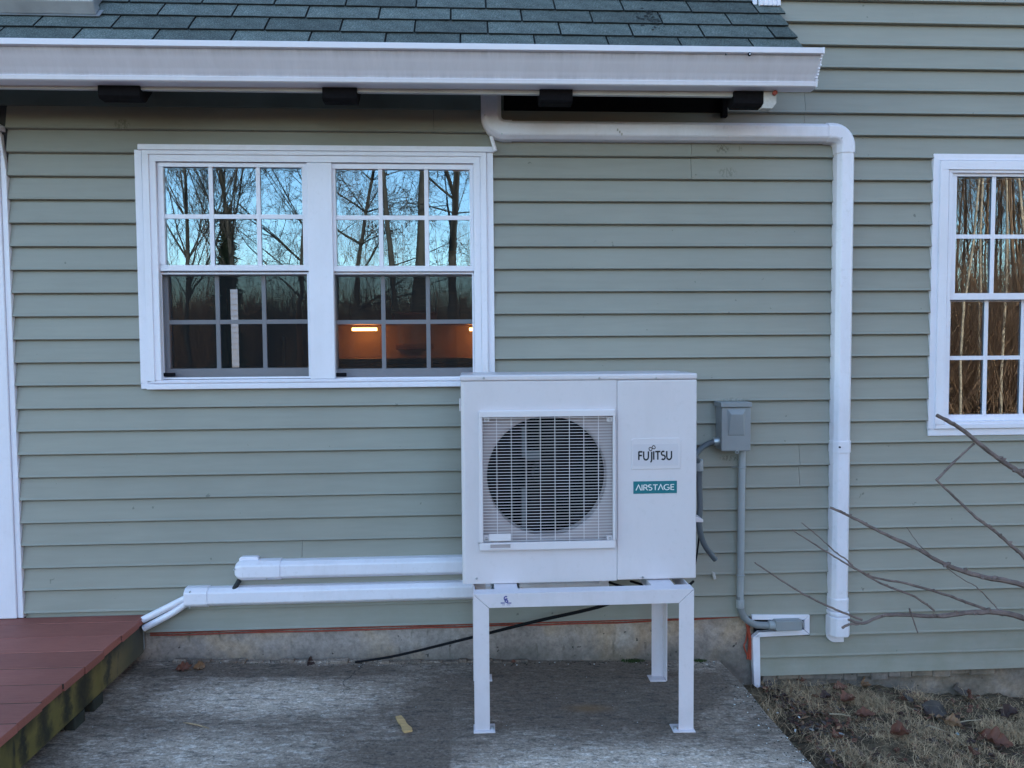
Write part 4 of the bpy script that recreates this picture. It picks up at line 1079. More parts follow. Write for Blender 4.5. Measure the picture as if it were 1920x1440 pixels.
el2 = [Vector((xe, YD, zH))]+arc_xz((xV-RB, YD, zH-RB), RB, 0.5*math.pi, 0.0)+[Vector((xV, YD, zH-RB-0.03))]
mb = MB(); mb.sweep(el2, big); mb.build('elbow', MAT['duct'], duct, smooth=17)
zc0, zc1 = dp(1582, 827).z, dp(1582, 849).z; zb0, zb1 = dp(1578, 1122).z, dp(1578, 1193).z
mb = MB(); mb.sweep([(xV, YD, zH-RB-0.02), (xV, YD, (zc0+zc1)/2)], DPROF); mb.build('duct_section', MAT['duct'], duct, smooth=17)
mb = MB(); mb.sweep([(xV, YD, (zc0+zc1)/2), (xV, YD, zb0-0.01)], DPROF); mb.build('duct_section', MAT['duct'], duct, smooth=17)
mb = MB(); mb.sweep([(xV, YD, zc0), (xV, YD, zc1)], big); cp = mb.build('coupling', MAT['duct'], duct, bevel=0.0015, smooth=17)
p = at(1573, 838, YD-0.06); t = MB(); t.tube([p, p+Vector((0, -0.012, 0))], 0.004, 8); t.build('screw', MAT['black'], cp)
huge = scaled(DPROF, 1.16, 1.22)
zm = dp(1578, 1147).z
mb = MB(); mb.sweep([(xV, YD, zb0), (xV, YD, zm)], big); mb.sweep([(xV, YD, zm-0.001), (xV, YD, zm-0.022)], scaled(DPROF, 1.12, 1.14)); mb.sweep([(xV, YD, zm-0.023), (xV, YD, zb1)], huge)
mb.build('end_elbow', MAT['duct'], duct, bevel=0.006, smooth=17)
c0 = at(1566, 1177, YD); c0.x -= 0.014
mb = MB(); pr = [(c0.x-0.036, zm-0.03), (c0.x-0.036, c0.z-0.02)]+[(c0.x-0.036+0.045*(1-math.cos(R_(15*i))), c0.z-0.02-0.045*math.sin(R_(15*i))) for i in range(1, 7)]+[(c0.x+0.05, c0.z-0.065), (c0.x+0.05, zm-0.03)]
mb.prism([(x, YD-0.016, z) for x, z in pr], (0, 0.014, 0)); mb.build('wall_flange', MAT['duct'], duct, bevel=0.003)
for px, py in ((909, 216), (941, 251), (1578, 259)):
    p = at(px, py, YD-0.064); t = MB(); t.tube([p+Vector((0, 0.012, 0)), p+Vector((0, -0.004, 0))], 0.0035, 8); t.build('screw', MAT['zinc'], duct)
for k_ in range(3):
    p = at(1158+k_*4, 243+((k_*7) % 5)*2, YD-0.064); t = MB(); t.box(p.x-0.003, p.x+0.003, p.y-0.003, p.y+0.006, p.z-0.006, p.z+0.004); t.build('drip_mark', MAT['fascia'], duct, bevel=0.001)
a, b = at(921, 256, -0.05), at(929, 283, -0.055)
t = MB(); t.tube([a, a.lerp(b, 0.6), b], 0.0085, 10); o = t.build('drain_stub', MAT['duct']); tag(o, 'short white drain stub hanging below the bend of the long line cover', 'pipe')

for (yl0, yl1, xa, xb, lab, two) in (((1069, 1061), None, 520, 905, 'upper white line cover with a rounded end running into the back of the heat pump', False),
                                     ((1120, 1109), None, 385, 1140, 'lower white line cover splitting into two white pipes beside the deck', True)):
    z0, z1 = at(xa, yl0[0]+2, YD-0.055).z, at(880, yl0[1], YD-0.055).z
    zz = (z0+z1)/2; A = Vector((dp(xa, yl0[0]).x, YD, zz)); B = Vector((dp(xb, yl0[1]).x, YD, zz))
    root = thing('line_cover', A, lab, 'pipe cover')
    mb = MB(); mb.sweep([A-Vector((0.005, 0, 0)), B], DPROF); mb.build('duct_section', MAT['duct'], root, smooth=17)
    if not two:
        C = dp(437, 1070).x
        path = [A+Vector((0.012, 0, 0)), A-Vector((0.004, 0, 0)), A-Vector((0.05, 0, 0)), A-Vector((0.095, 0, 0)), Vector((C+0.045, YD, zz))]
        mb = MB(); mb.sweep(path, big); 
        N = 8; last = Vector((C+0.0445, YD, zz)); profs = []
        for i in range(N+1):
            t = i/N; k_ = math.sqrt(max(0.0, 1-t*t)); profs.append((last-Vector((0.045*t, 0, 0)), 0.25+0.75*k_ if i < N else 0.25))
        vs = []; fs = []; n = len(big)
        for (pp, sc) in profs:
            for u, o_ in big: vs.append((pp.x, YD-o_*(0.35+0.65*sc), pp.z-u*sc*1.0))
        for i in range(N):
            for j in range(n): fs.append((i*n+j, i*n+(j+1) % n, (i+1)*n+(j+1) % n, (i+1)*n+j))
        fs.append(tuple(range(N*n, N*n+n))); mb.add(vs, fs)
        en = mb.build('end_elbow', MAT['duct'], root, smooth=17)
        r = rect(449, 1043, 486, 1062, YD-0.02); t = MB(); t.prism([(r[0], YD-0.028, r[2]), (r[1], YD-0.028, r[2]), (r[1]-0.002, YD-0.028, r[3]-0.004), (r[1]-0.012, YD-0.028, r[3]), (r[0]+0.012, YD-0.028, r[3]), (r[0], YD-0.028, r[3]-0.008)], (0, 0.026, 0)); t.build('wall_flange', MAT['duct'], en, bevel=0.003)
        for px, py in ((440, 1067), (452, 1075), (501, 1059), (501, 1084)):
            p = at(px, py, YD-0.05); t = MB(); t.tube([p+Vector((0, 0.01, 0)), p+Vector((0, -0.012, 0))], 0.0035, 8); t.build('screw', MAT['zinc'], en)
        a, b = at(449, 1088, -0.045), at(437, 1108, -0.05)
        t = MB(); t.tube([a, b], 0.0115, 10); o = t.build('foam_stub', MAT['foam'], bevel=0.002); tag(o, 'black foam covered stub poking out below the rounded line cover end', 'pipe')
    else:
        C = dp(345, 1120).x
        mb = MB(); mb.sweep([A+Vector((0.01, 0, 0)), A-Vector((0.03, 0, 0)), Vector((C, YD, zz))], big); en = mb.build('coupling', MAT['duct'], root, bevel=0.003, smooth=17)
        for px, py in ((357, 1109), (357, 1138)):
            p = at(px, py, YD-0.055); t = MB(); t.tube([p+Vector((0, 0.012, 0)), p+Vector((0, -0.01, 0))], 0.0035, 8); t.build('screw', MAT['zinc'], en)
        for (p0, p1, p2) in (((350, 1121), (318, 1137), (268, 1162)), ((352, 1130), (322, 1150), (270, 1178))):
            pts = [at(p0[0]+10, p0[1]-2, -0.045), at(*p0, -0.045), at(*p1, -0.047), at(*p2, -0.05)]
            t = MB(); t.tube(smooth_path(pts, 5), 0.0155, 12); t.build('insulated_pipe', MAT['duct'], root, smooth=True)
        t = MB(); r = rect(1125, 1088, 1142, 1112, YD-0.07); t.box(r[0], r[1], YD-0.072, YD, r[2], r[3]); e_ = t.build('end_fitting', MAT['duct'], root, bevel=0.004)

# ================================================================== ELECTRICS
bx = thing('disconnect_box', at(1377, 800, -0.05), 'grey metal disconnect box with raised tapered cover, on the siding beside the heat pump', 'electrical box')
Y0b = -0.105
r = rect(1353, 757, 1408, 846, Y0b)
t = MB(); t.box(r[0]+0.002, r[1]-0.002, Y0b+0.012, -0.013, r[2]+0.003, r[3]-0.002); t.build('body', MAT['greybox'], bx, bevel=0.003)
t = MB(); t.box(r[0], r[1], Y0b, Y0b+0.0115, r[2], at(1380, 764, Y0b).z); cv = t.build('cover', MAT['greybox'], bx, bevel=0.004)
t = MB(); rr_ = rect(1353, 754.5, 1410, 763.3, Y0b-0.006); t.box(rr_[0]-0.003, rr_[1], Y0b-0.008, -0.013, rr_[2], rr_[3]); t.build('rain_lid', MAT['greybox'], bx, bevel=0.002)
a0, a1, b0, b1 = at(1363, 766.5, Y0b), at(1398.5, 766.5, Y0b), at(1364.5, 817, Y0b), at(1396.5, 817, Y0b)
c0_, c1_, d0_, d1_ = at(1371, 777, Y0b-0.016), at(1392.5, 777, Y0b-0.016), at(1366, 815, Y0b-0.003), at(1395.5, 815, Y0b-0.003)
t = MB(); vs = [a0, a1, b1, b0, c0_, c1_, d1_, d0_]; t.add([Vector(v)+Vector((0, 0.0005 if i < 4 else 0, 0)) for i, v in enumerate(vs)], [(0, 1, 5, 4), (1, 2, 6, 5), (2, 3, 7, 6), (3, 0, 4, 7), (4, 5, 6, 7), (3, 2, 1, 0)]); t.build('cover_boss', MAT['greybox'], cv, bevel=0.0025)
p = at(1382, 847, Y0b); t = MB()
pth = [p+Vector((0.007*math.cos(a), 0, 0.006*math.sin(a)-0.002)) for a in [2*math.pi*i/12 for i in range(13)]]; t.tube(pth, 0.0022, 6, cap=False); t.build('seal_eyelet', MAT['zinc'], bx)
hbp = at(1345, 827, -0.06); t = MB(); t.tube([hbp+Vector((0.024, 0, 0)), hbp+Vector((0.008, 0, 0)), hbp+Vector((0.007, 0, 0)), hbp+Vector((-0.018, 0, -0.003))], [0.0165, 0.0165, 0.0195, 0.0185], 12); t.build('hub_fitting', MAT['zinc'], bx, smooth=True)
t = MB(); t.tube(smooth_path([hbp+Vector((-0.012, 0, -0.003)), at(1326, 833, -0.07), at(1312, 843, -0.12), at(1300, 857, -0.2), at(1290, 868, -0.26)], 6), 0.0125, 12)
o = t.build('whip_conduit', MAT['whip'], smooth=True); tag(o, 'dark grey flexible whip curving from the disconnect box behind the heat pump', 'conduit')
YC = -0.045
cd_ = thing('pvc_conduit', at(1388, 1000, YC), 'straight grey plastic conduit dropping from the disconnect box to a sweep near the foundation', 'conduit')
za_ = at(1391, 846, YC)
pts = [at(1391.5, 840, YC), at(1388, 1100, YC)]
el = smooth_path([at(1387.5, 1118, YC), at(1388, 1140, YC), at(1396, 1158, YC), at(1413, 1170, YC), at(1432, 1172.5, YC), at(1448, 1172, YC)], 5)
t = MB(); t.tube([pts[0], at(1387.7, 1124, YC)], 0.0165, 14); t.build('pipe', MAT['pvc'], cd_, smooth=True)
t = MB(); t.tube(el, 0.0163, 14); t.build('sweep_elbow', simple('dark_grey_pvc', (0.20, 0.215, 0.23), 0.45), cd_, smooth=True)
t = MB(); t.tube([at(1387.6, 1124, YC), at(1387.6, 1139, YC)], 0.0195, 14); t.build('coupling', MAT['pvc'], cd_, smooth=True, bevel=0.001)
t = MB(); t.tube([at(1441, 1172, YC), at(1455, 1172, YC)], 0.0205, 14); t.build('coupling', MAT['pvc'], cd_, smooth=True, bevel=0.001)
for px, py in ((1390.5, 876), (1387.8, 1078)):
    c = at(px, py, YC); t = MB()
    t.tube([c+Vector((0.0182*math.cos(a), 0.0182*math.sin(a), 0)) for a in [math.pi+math.pi*i/8 for i in range(9)]], 0.003, 6)
    t.box(c.x-0.038, c.x-0.0165, -0.02, -0.012, c.z-0.005, c.z+0.005); t.build('strap', MAT['pvc'], cd_)
r = rect(1455, 1164, 1504, 1183, YC-0.02); t = MB(); t.box(r[0], r[1], YC-0.022, 0.0, r[2], r[3]); jb = t.build('junction_fitting', MAT['greybox'], bevel=0.003); tag(jb, 'small grey junction fitting set in a white framed notch low in the siding', 'junction box')
t = MB(); p = at(1505.5, 1171, YC-0.01); t.box(p.x-0.003, p.x+0.004, YC-0.012, 0.0, p.z-0.012, p.z+0.012); t.build('ear', MAT['zinc'], jb)
t = MB(); t.tube(smooth_path([at(1296, 850, -0.3), at(1311, 868, -0.27), at(1311, 900, -0.25), at(1312.5, 950, -0.25), at(1311, 985, -0.25), at(1320, 1020, -0.24), at(1341, 1049, -0.22)], 7), 0.0125, 12)
o = t.build('hanging_hose', MAT['whip'], smooth=True); tag(o, 'dark grey hose hanging beside the heat pump, its lower end curling outward', 'hose')
t = MB(); t.tube([at(1311, 862, -0.27), at(1311.5, 882, -0.265)], 0.0165, 12); t.build('connector', MAT['pvc'], o, smooth=True)
t = MB(); t.tube(smooth_path([at(1314, 880, -0.2), at(1314.5, 960, -0.2), at(1308, 1030, -0.2), at(1303, 1060, -0.2)], 5), 0.004, 8); o = t.build('thin_cable', MAT['cable'], smooth=True); tag(o, 'thin black cable behind the hose on the right side of the heat pump', 'cable')
p = at(1337, 1078, -0.016); t = MB(); t.prism([p+Vector((-0.008, 0.004, 0.018)), p+Vector((0.006, 0.004, 0.012)), p+Vector((0.012, 0.004, -0.016)), p+Vector((-0.002, 0.004, -0.02))], (0, -0.018, 0)); o = t.build('cable_clip', MAT['fascia'], bevel=0.003); tag(o, 'small pale cable clip stuck to the siding below the hose end', 'clip')
# cables under the unit
specs = [([(1143, 1092, -0.3), (1165, 1099, -0.38), (1195, 1104, -0.42), (1212, 1103, -0.45)], 'short black cable sagging left of the right foot under the heat pump'),
         ([(1183, 1090, -0.3), (1205, 1097, -0.4), (1214, 1106, -0.45), (1210, 1110, -0.5)], 'black cable dropping straight in front of the right foot under the heat pump'),
         ([(1300, 1090, -0.35), (1288, 1100, -0.38), (1272, 1106, -0.4), (1268, 1110, -0.42)], 'black cable pair looping out under the right corner of the heat pump')]
for pts, lab in specs:
    t = MB(); t.tube(smooth_path([at(*q) for q in pts], 5), 0.0055, 8); o = t.build('unit_cable', MAT['cable'], smooth=True); tag(o, lab, 'cable')
a_, b_ = gp(665, 1247), at(1122, 1138, -0.16)
pts = [a_+Vector((0, 0.02, 0.006)), at(745, 1229, -0.05), at(889, 1194, -0.09), at(1000, 1166, -0.12), b_, at(1190, 1112, -0.2)]
t = MB(); t.tube(smooth_path(pts, 6), [0.005+0.003*min(1, i/20) for i in range(31)], 8); o = t.build('drain_cable', MAT['cable'], smooth=True); tag(o, 'long black cable slanting across the foundation from the pad up to the heat pump', 'cable')
# orange cables tucked under the siding edge
random.seed(9)
for dz, lab in ((0.0, 'upper orange cable tucked along the foundation under the siding edge'), (-0.011, 'lower orange cable lying along the foundation under the siding edge')):
    pts = []
    x0c, x1c = at(281, 1186, 0).x, at(1399, 1160, 0).x; N = 22
    for i in range(N+1):
        x = x0c+(x1c-x0c)*i/N; k_ = max(0, (x-0.75)/0.6)
        pts.append((x, 0.004, butt(23)-0.010+dz*(1-0.8*min(1, k_))+0.004*min(1, k_)+random.uniform(-.002, .002)))
    if dz == 0.0: pts += [at(1405, 1180, 0.0), at(1404, 1210, 0.0), at(1401, 1236, 0.0)]
    else: pts += [at(1402, 1172, -0.006), at(1399, 1200, 0.0), at(1395, 1212, -0.004), at(1403, 1232, 0.0)]
    t = MB(); t.tube(smooth_path(pts, 3), 0.0036, 8); o = t.build('orange_cable', MAT['orange'], smooth=True); tag(o, lab, 'cable')
t = MB(); t.tube(smooth_path([at(1399, 1160, -0.004), at(1404, 1185, -0.008), at(1407, 1208, -0.004), at(1406, 1236, 0)], 5), 0.008, 8); o = t.build('orange_hose', MAT['orange'], smooth=True); tag(o, 'thicker orange tube bundle hanging beside the white vertical trim', 'hose')

# ================================================================== SMALL THINGS ON THE PAD
t = MB(); p0, p1 = gp(747, 1346), gp(766, 1374); d = (p1-p0).normalized(); s_ = Vector((-d.y, d.x, 0))
N = 6; vs = []; fs = []
for i in range(N+1):
    c = p0.lerp(p1, i/N); w = 0.012+0.003*(i % 3)/2+(0.004 if i > 4 else 0)
    for sd_, h in ((-1, 0.0), (1, 0.0), (1, 0.009), (-1, 0.009)): q = c+s_*w*sd_; vs.append((q.x, q.y, gz(q.x)+h+0.0005))
for i in range(N):
    for j in range(4): fs.append((i*4+j, i*4+(j+1) % 4, (i+1)*4+(j+1) % 4, (i+1)*4+j))
fs += [(3, 2, 1, 0), (N*4, N*4+1, N*4+2, N*4+3)]
t.add(vs, fs); o = t.build('wood_shim', MAT['wood'], bevel=0.0015); tag(o, 'yellowish broken wood shim lying on the concrete in front of the left leg', 'wood scrap')
a, b = gp(344, 1356), gp(392, 1367); t = MB(); t.tube([a+Vector((0, 0, 0.003)), a.lerp(b, 0.5)+Vector((0, 0.004, 0.004)), b+Vector((0, 0, 0.003))], [0.0022, 0.003, 0.0018], 6); o = t.build('twig', MAT['grass']); tag(o, 'thin pale twig lying on the concrete near the deck', 'twig')
def tuft(px, py, n, r, lab):
    c = gp(px, py); random.seed(px); mb = MB()
    for i in range(n):
        a = random.uniform(0, 6.28); q = c+Vector((math.cos(a)*r*random.random()*1.6, math.sin(a)*r*0.6*random.random(), 0)); q.z = gz(q.x)-0.001
        h = random.uniform(0.006, 0.016); l = Vector((random.uniform(-.006, .006), random.uniform(-.006, .006), h)); w = Vector((0.0022, 0, 0))
        mb.add([q-w, q+w, q+l], [(0, 1, 2)])
    o = mb.build('moss_tuft', MAT['moss']); tag(o, lab, 'moss')
tuft(1186, 1240, 260, 0.035, 'larger green moss tuft at the foot of the foundation behind the stand')
tuft(1312, 1240, 120, 0.02, 'small green moss tuft at the foundation right of the stand')

# -- dry leaves
def leaf_mesh(seed, L=0.07, curl=0.5, lobes=True):
    rnd = random.Random(seed); N = 14; M = 6; vs = []; fs = []; p1, p2 = rnd.uniform(0, 6), rnd.uniform(0, 6)
    for i in range(N+1):
        t = i/N; w = math.sin(math.pi*min(1, t*0.95+0.04))**0.75*0.36
        for j in range(M+1):
            u = (j-M/2)/(M/2); lo = 1.0
            if lobes: lo = 0.52+0.55*abs(math.sin(t*10.5+(0.35 if u > 0 else 0.0)))
            y = u*w*lo*L*(1+rnd.uniform(-.05, .05)); x = (t-0.5)*L+abs(u)*0.10*L*(1 if lobes else 0.3)
            z = L*(curl*0.9*(abs(u)*w*2)**1.5+curl*0.9*(t-0.5)**2+0.07*curl*math.sin(t*8+u*2.5+p1)+0.05*curl*math.sin(t*15-u*5+p2))+0.002
            vs.append((x, y, z))
    W = M+1
    for i in range(N):
        for j in range(M): fs.append((i*W+j, (i+1)*W+j, (i+1)*W+j+1, i*W+j+1))
    b = len(vs); vs += [(-0.5*L, -0.0012, 0.004), (-0.5*L, 0.0012, 0.004), (-0.80*L, 0.004, 0.010)]; fs.append((b, b+1, b+2))
    return vs, fs
def lawn_pt(px, py):
    d = ray(px, py); t = 1.0
    for _ in range(15):
        p = CAM+d*t; t = (float(lawn_z(p.x, p.y))-CAM.z)/d.z
    return CAM+d*t
LEAFMESH = []
for i, (L, cu, lo, m) in enumerate([(0.085, 0.6, True, 0), (0.075, 0.9, True, 1), (0.10, 0.35, False, 2), (0.07, 0.8, True, 3), (0.085, 1.0, True, 0), (0.06, 0.7, False, 1)]):
    vs, fs = leaf_mesh(40+i, L, cu, lo); mb = MB(); mb.add(vs, fs); me = mb.mesh('leaf', LEAF[m], smooth=True); LEAFMESH.append(me)
def leaf(p, which, rz, tilt, sc, lab, group='dry leaves lying around the house'):
    o = bpy.data.objects.new('dry_leaf', LEAFMESH[which]); COL.objects.link(o); o.location = p; o.rotation_euler = (tilt, random.uniform(-.3, .3), rz); o.scale = (sc, sc, sc)
    tag(o, lab, 'leaf', group); return o
random.seed(33)
big = [(1586, 1325, 0, 0.5, 0.2, 1.0, 'russet lobed leaf lying near the middle of the dead grass'),
       (1752, 1341, 2, -0.9, 0.9, 0.95, 'large grey folded leaf standing in the grass near the right foundation'),
       (1797, 1303, 2, 0.3, 0.9, 0.8, 'grey rounded leaf leaning against the concrete foundation'),
       (1814, 1315, 0, 1.2, 1.1, 0.8, 'curled russet leaf beside the grey leaf at the foundation'),
       (1683, 1391, 4, 0.1, 0.3, 1.0, 'orange brown leaf lying flat in the front grass'),
       (1566, 1395, 0, 0.8, 0.3, 0.75, 'russet leaf next to the pale litter near the pad edge'),
       (1860, 1402, 0, -0.5, 0.4, 1.35, 'big dark russet crumpled leaf at the right edge of the grass'),
       (1888, 1352, 3, 0.2, 0.4, 1.2, 'dark grey brown leaf at the far right below the foundation'),
       (1615, 1294, 1, 0.9, 0.8, 0.9, 'tan leaf caught against the foundation under the line cover'),
       (1612, 1284, 3, 1.7, 0.9, 0.6, 'small dark leaf on top of the tan leaf at the foundation'),
       (1545, 1320, 3, 0.4, 0.3, 0.85, 'dark brown leaf left of the russet lobed leaf'),
       (1500, 1288, 0, 2.1, 0.5, 0.75, 'reddish leaf close to the bottom of the white vertical trim'),
       (1573, 1303, 0, 0.1, 0.3, 0.8, 'small russet leaf in the grass just below the foundation'),
       (1700, 1322, 2, 1.3, 0.5, 0.7, 'pale grey leaf upright in the middle of the grass'),
       (1782, 1372, 1, -0.3, 0.2, 1.0, 'long tan leaf near the pale blue scrap'),
       (1822, 1425, 0, 1.4, 0.6, 0.7, 'small russet leaf at the bottom edge on the right'),
       (1620, 1355, 0, -0.4, 0.2, 0.9, 'flat russet leaf below the white straw stem')]
for px, py, w, rz, ti, sc, lab in big: leaf(lawn_pt(px, py)+Vector((0, 0, 0.026)), w, rz, ti, sc*1.05, lab)
for px, py, w, rz, ti, sc, lab in ((345, 1254, 0, 0.2, 0.7, 0.75, 'brown leaf at the wall foot left of a paler leaf'), (371, 1252, 1, 0.9, 0.9, 0.75, 'tan curled leaf at the wall foot left of the dark leaf'),
                                   (577, 1243, 3, 1.4, 1.1, 0.8, 'dark brown leaf standing in the joint between pad and foundation'), (962, 1242, 0, 0.4, 0.4, 0.3, 'tiny red leaf under the stand by the foundation'),
                                   (1126, 1234, 3, 0.4, 0.9, 0.4, 'small dark leaf left of the larger moss tuft')):
    q = gp(px, py); leaf(q+Vector((0, -0.01, 0.004)), w, rz, ti, sc, lab)
for i in range(26):
    px, py = random.uniform(1440, 1915), random.uniform(1300, 1438)
    if px < 1400+(py-1285)*0.9+40: continue
    leaf(lawn_pt(px, py)+Vector((0, 0, 0.018)), random.choice([0, 3, 3, 2, 5]), random.uniform(0, 6.28), random.uniform(-.5, .7), random.uniform(0.3, 0.6), 'small brown leaf scrap among the dead grass', 'small leaf scraps in the grass')
# litter
def chip(px, py, sx, sy, m, lab, nm='paper_scrap', cat='litter', onpad=False):
    p = (gp(px, py) if onpad else lawn_pt(px, py))+Vector((0, 0, 0.005 if onpad else 0.015)); a = random.uniform(0, 3.1); c, s = math.cos(a), math.sin(a)
    t = MB(); pts = [p+Vector((c*u*sx-s*v*sy, s*u*sx+c*v*sy, random.uniform(0, 0.006))) for u, v in ((-1, -.6), (.2, -1), (1, -.2), (.5, .9), (-.7, .8))]
    t.prism(pts, (0, 0, 0.0025)); o = t.build(nm, m, bevel=0.0007); tag(o, lab, cat)
WHITE = simple('scrap_white', (0.62, 0.62, 0.62), 0.7, var=0.2, scale=60); BLUE = simple('scrap_blue', (0.33, 0.50, 0.56), 0.6, var=0.2, scale=60); GREY = simple('scrap_grey', (0.30, 0.33, 0.36), 0.7, var=0.2, scale=60)
chip(1522, 1376, 0.012, 0.010, GREY, 'pale grey blue scrap in the soil beside the pad edge')
chip(1491, 1378, 0.009, 0.004, WHITE, 'white paint flake right at the pad edge')
chip(1577, 1384, 0.011, 0.009, GREY, 'grey scrap just above a russet leaf')
chip(1795, 1384, 0.013, 0.007, BLUE, 'pale turquoise scrap in the grass on the right')
chip(1458, 1345, 0.006, 0.004, WHITE, 'tiny white flake at the upper part of the pad edge')
chip(1498, 1353, 0.006, 0.004, WHITE, 'tiny white flake in the dark soil near the pad')
chip(1440, 1338, 0.006, 0.004, WHITE, 'tiny white flake highest up along the pad edge')
chip(1563, 1416, 0.011, 0.007, GREY, 'grey white scrap near the bottom of the soil strip')
chip(1682, 1378, 0.008, 0.005, GREY, 'small grey scrap just above the orange brown leaf')
for (a, b, lab) in (((1555, 1347), (1595, 1350), 'white straw stem above the flat russet leaf'), ((1790, 1364), (1840, 1357), 'tan straw stem near the right foundation'), ((1870, 1335), (1915, 1340), 'pale straw stem at the far right edge'), ((1735, 1368), (1775, 1380), 'tan straw stem left of the turquoise scrap')):
    p, q = lawn_pt(*a)+Vector((0, 0, 0.02)), lawn_pt(*b)+Vector((0, 0, 0.018)); t = MB(); t.tube([p, p.lerp(q, .5)+Vector((0, 0, .004)), q], [0.0026, 0.0024, 0.0016], 5); o = t.build('straw_stem', simple('straw', (0.45, 0.36, 0.25), 0.7)); tag(o, lab, 'straw')

# -- crumbs and leaf dust in the joint and along the pad edge
rs = np.random.RandomState(31); mb = MB()
for i in range(900):
    m_ = i % 3
    if m_ == 0: x = rs.uniform(-1.42, 1.15); y = -abs(rs.normal(0, 0.025))-0.004; z = gz(x)
    elif m_ == 1:
        t_ = rs.uniform(0, 1); x = e1.x+(e3.x-e1.x)*t_*0.5-abs(rs.normal(0, 0.05)); y = e1.y+(e3.y-e1.y)*t_*0.5; z = gz(x)
    else: x = rs.uniform(-1.5, 1.3); y = rs.uniform(-1.1, -0.02); z = gz(x)
    if y > -0.001 or x < -1.43: continue
    r_ = rs.uniform(0.0012, 0.0042)*(0.6 if m_ == 2 else 1); a = rs.uniform(0, 3)
    c, s2 = math.cos(a)*r_, math.sin(a)*r_
    mb.add([(x-c, y-s2, z), (x+s2, y-c, z), (x+c*1.6, y+s2*1.6, z), (x-s2, y+c, z), (x, y, z+r_*0.8)], [(0, 1, 4), (1, 2, 4), (2, 3, 4), (3, 0, 4)], 1 if rs.rand() < 0.18 else 0)
stuff(mb.build('debris', [MAT['post'], WHITE]))

# -- leaf litter trodden into the lawn
rs = np.random.RandomState(91); mb = MB(); LM = [LEAF[0], LEAF[3], LEAF[2], LEAF[1]]
for i in range(2600):
    y = -abs(rs.normal(0, 0.6))-0.01; ex_ = e1.x+(y-e1.y)*(e3.x-e1.x)/(e3.y-e1.y); x = ex_+0.02+abs(rs.normal(0, 0.55))
    if x > 2.9 or y < -1.6 or x < STEPX+0.03: continue
    r_ = rs.uniform(0.004, 0.016)*(1.6 if rs.rand() < 0.12 else 1); a = rs.uniform(0, 6.28); z = float(lawn_z(x, y))+rs.uniform(0.002, 0.016)
    u = Vector((math.cos(a), math.sin(a), rs.uniform(-.5, .5)))*r_; v = Vector((-math.sin(a), math.cos(a), rs.uniform(-.6, .6)))*r_*rs.uniform(0.3, 0.8); c = Vector((x, y, z)); n_ = Vector((0, 0, r_*rs.uniform(-.3, .5)))
    mb.add([c-u, c-u*.2-v, c+u*.7-v*.6, c+u, c+u*.4+v*.8, c-u*.4+v, c+n_], [(0, 1, 6), (1, 2, 6), (2, 3, 6), (3, 4, 6), (4, 5, 6), (5, 0, 6)], int(rs.choice([0, 1, 1, 2, 3], p=[.3, .2, .2, .2, .1])))
stuff(mb.build('leaf_litter', LM))

# -- dead grass
rs = np.random.RandomState(12); N = 13000
gx = rs.uniform(1.25, 2.9, N*3); gy = -np.abs(rs.normal(0, 0.6, N*3)); 
ex = e1.x+(gy-e1.y)*(e3.x-e1.x)/(e3.y-e1.y)
dist = gx-ex
clump = np.sin(gx*7.1+1.3*np.sin(gy*9))*np.sin(gy*8.3+gx*3.1)+0.6*np.sin(gx*19+gy*13)
keep = (dist > 0.03) & (gy < -0.01) & (gy > -1.7) & (rs.uniform(0, 1, N*3) < np.clip((dist-0.02)/0.30, 0.06, 1)*np.clip(0.30+0.65*clump, 0.05, 0.9))
gx, gy, cl = gx[keep][:N], gy[keep][:N], clump[keep][:N]; N = len(gx)
gzv = lawn_z(gx, gy)
ln = rs.uniform(0.025, 0.075, N)*(1+0.35*np.clip(cl, -1, 1)); longs = rs.uniform(0, 1, N) < 0.30; ln = np.where(longs, rs.uniform(0.08, 0.19, N), ln); az = rs.uniform(0, 2*np.pi, N); lean = np.where(longs, rs.uniform(1.7, 3.2, N), rs.uniform(0.9, 2.2, N)); bend = rs.normal(0, 0.5, N); wd = rs.uniform(0.0006, 0.0014, N)
V = np.zeros((N, 8, 3)); dx, dy = np.cos(az), np.sin(az)
px_, py_, pz_ = gx.copy(), gy.copy(), gzv-0.004
for s in range(4):
    ang = lean*(0.35+0.42*s); w = wd*(1-0.25*s)
    V[:, 2*s] = np.stack([px_-dy*w, py_+dx*w, pz_], 1); V[:, 2*s+1] = np.stack([px_+dy*w, py_-dx*w, pz_], 1)
    az = az+bend; dx, dy = np.cos(az), np.sin(az)
    st = ln/3; px_ = px_+dx*np.sin(ang)*st; py_ = py_+dy*np.sin(ang)*st; pz_ = np.maximum(pz_+np.cos(ang)*st, gzv+0.004)
base = (np.arange(N)*8)[:, None]
F = np.concatenate([base+np.array([[2*s, 2*s+1, 2*s+3, 2*s+2]]) for s in range(3)])
me = bpy.data.meshes.new('grass'); me.from_pydata(V.reshape(-1, 3).tolist(), [], F.tolist()); me.materials.append(MAT['grass']); stuff(link('grass', me))

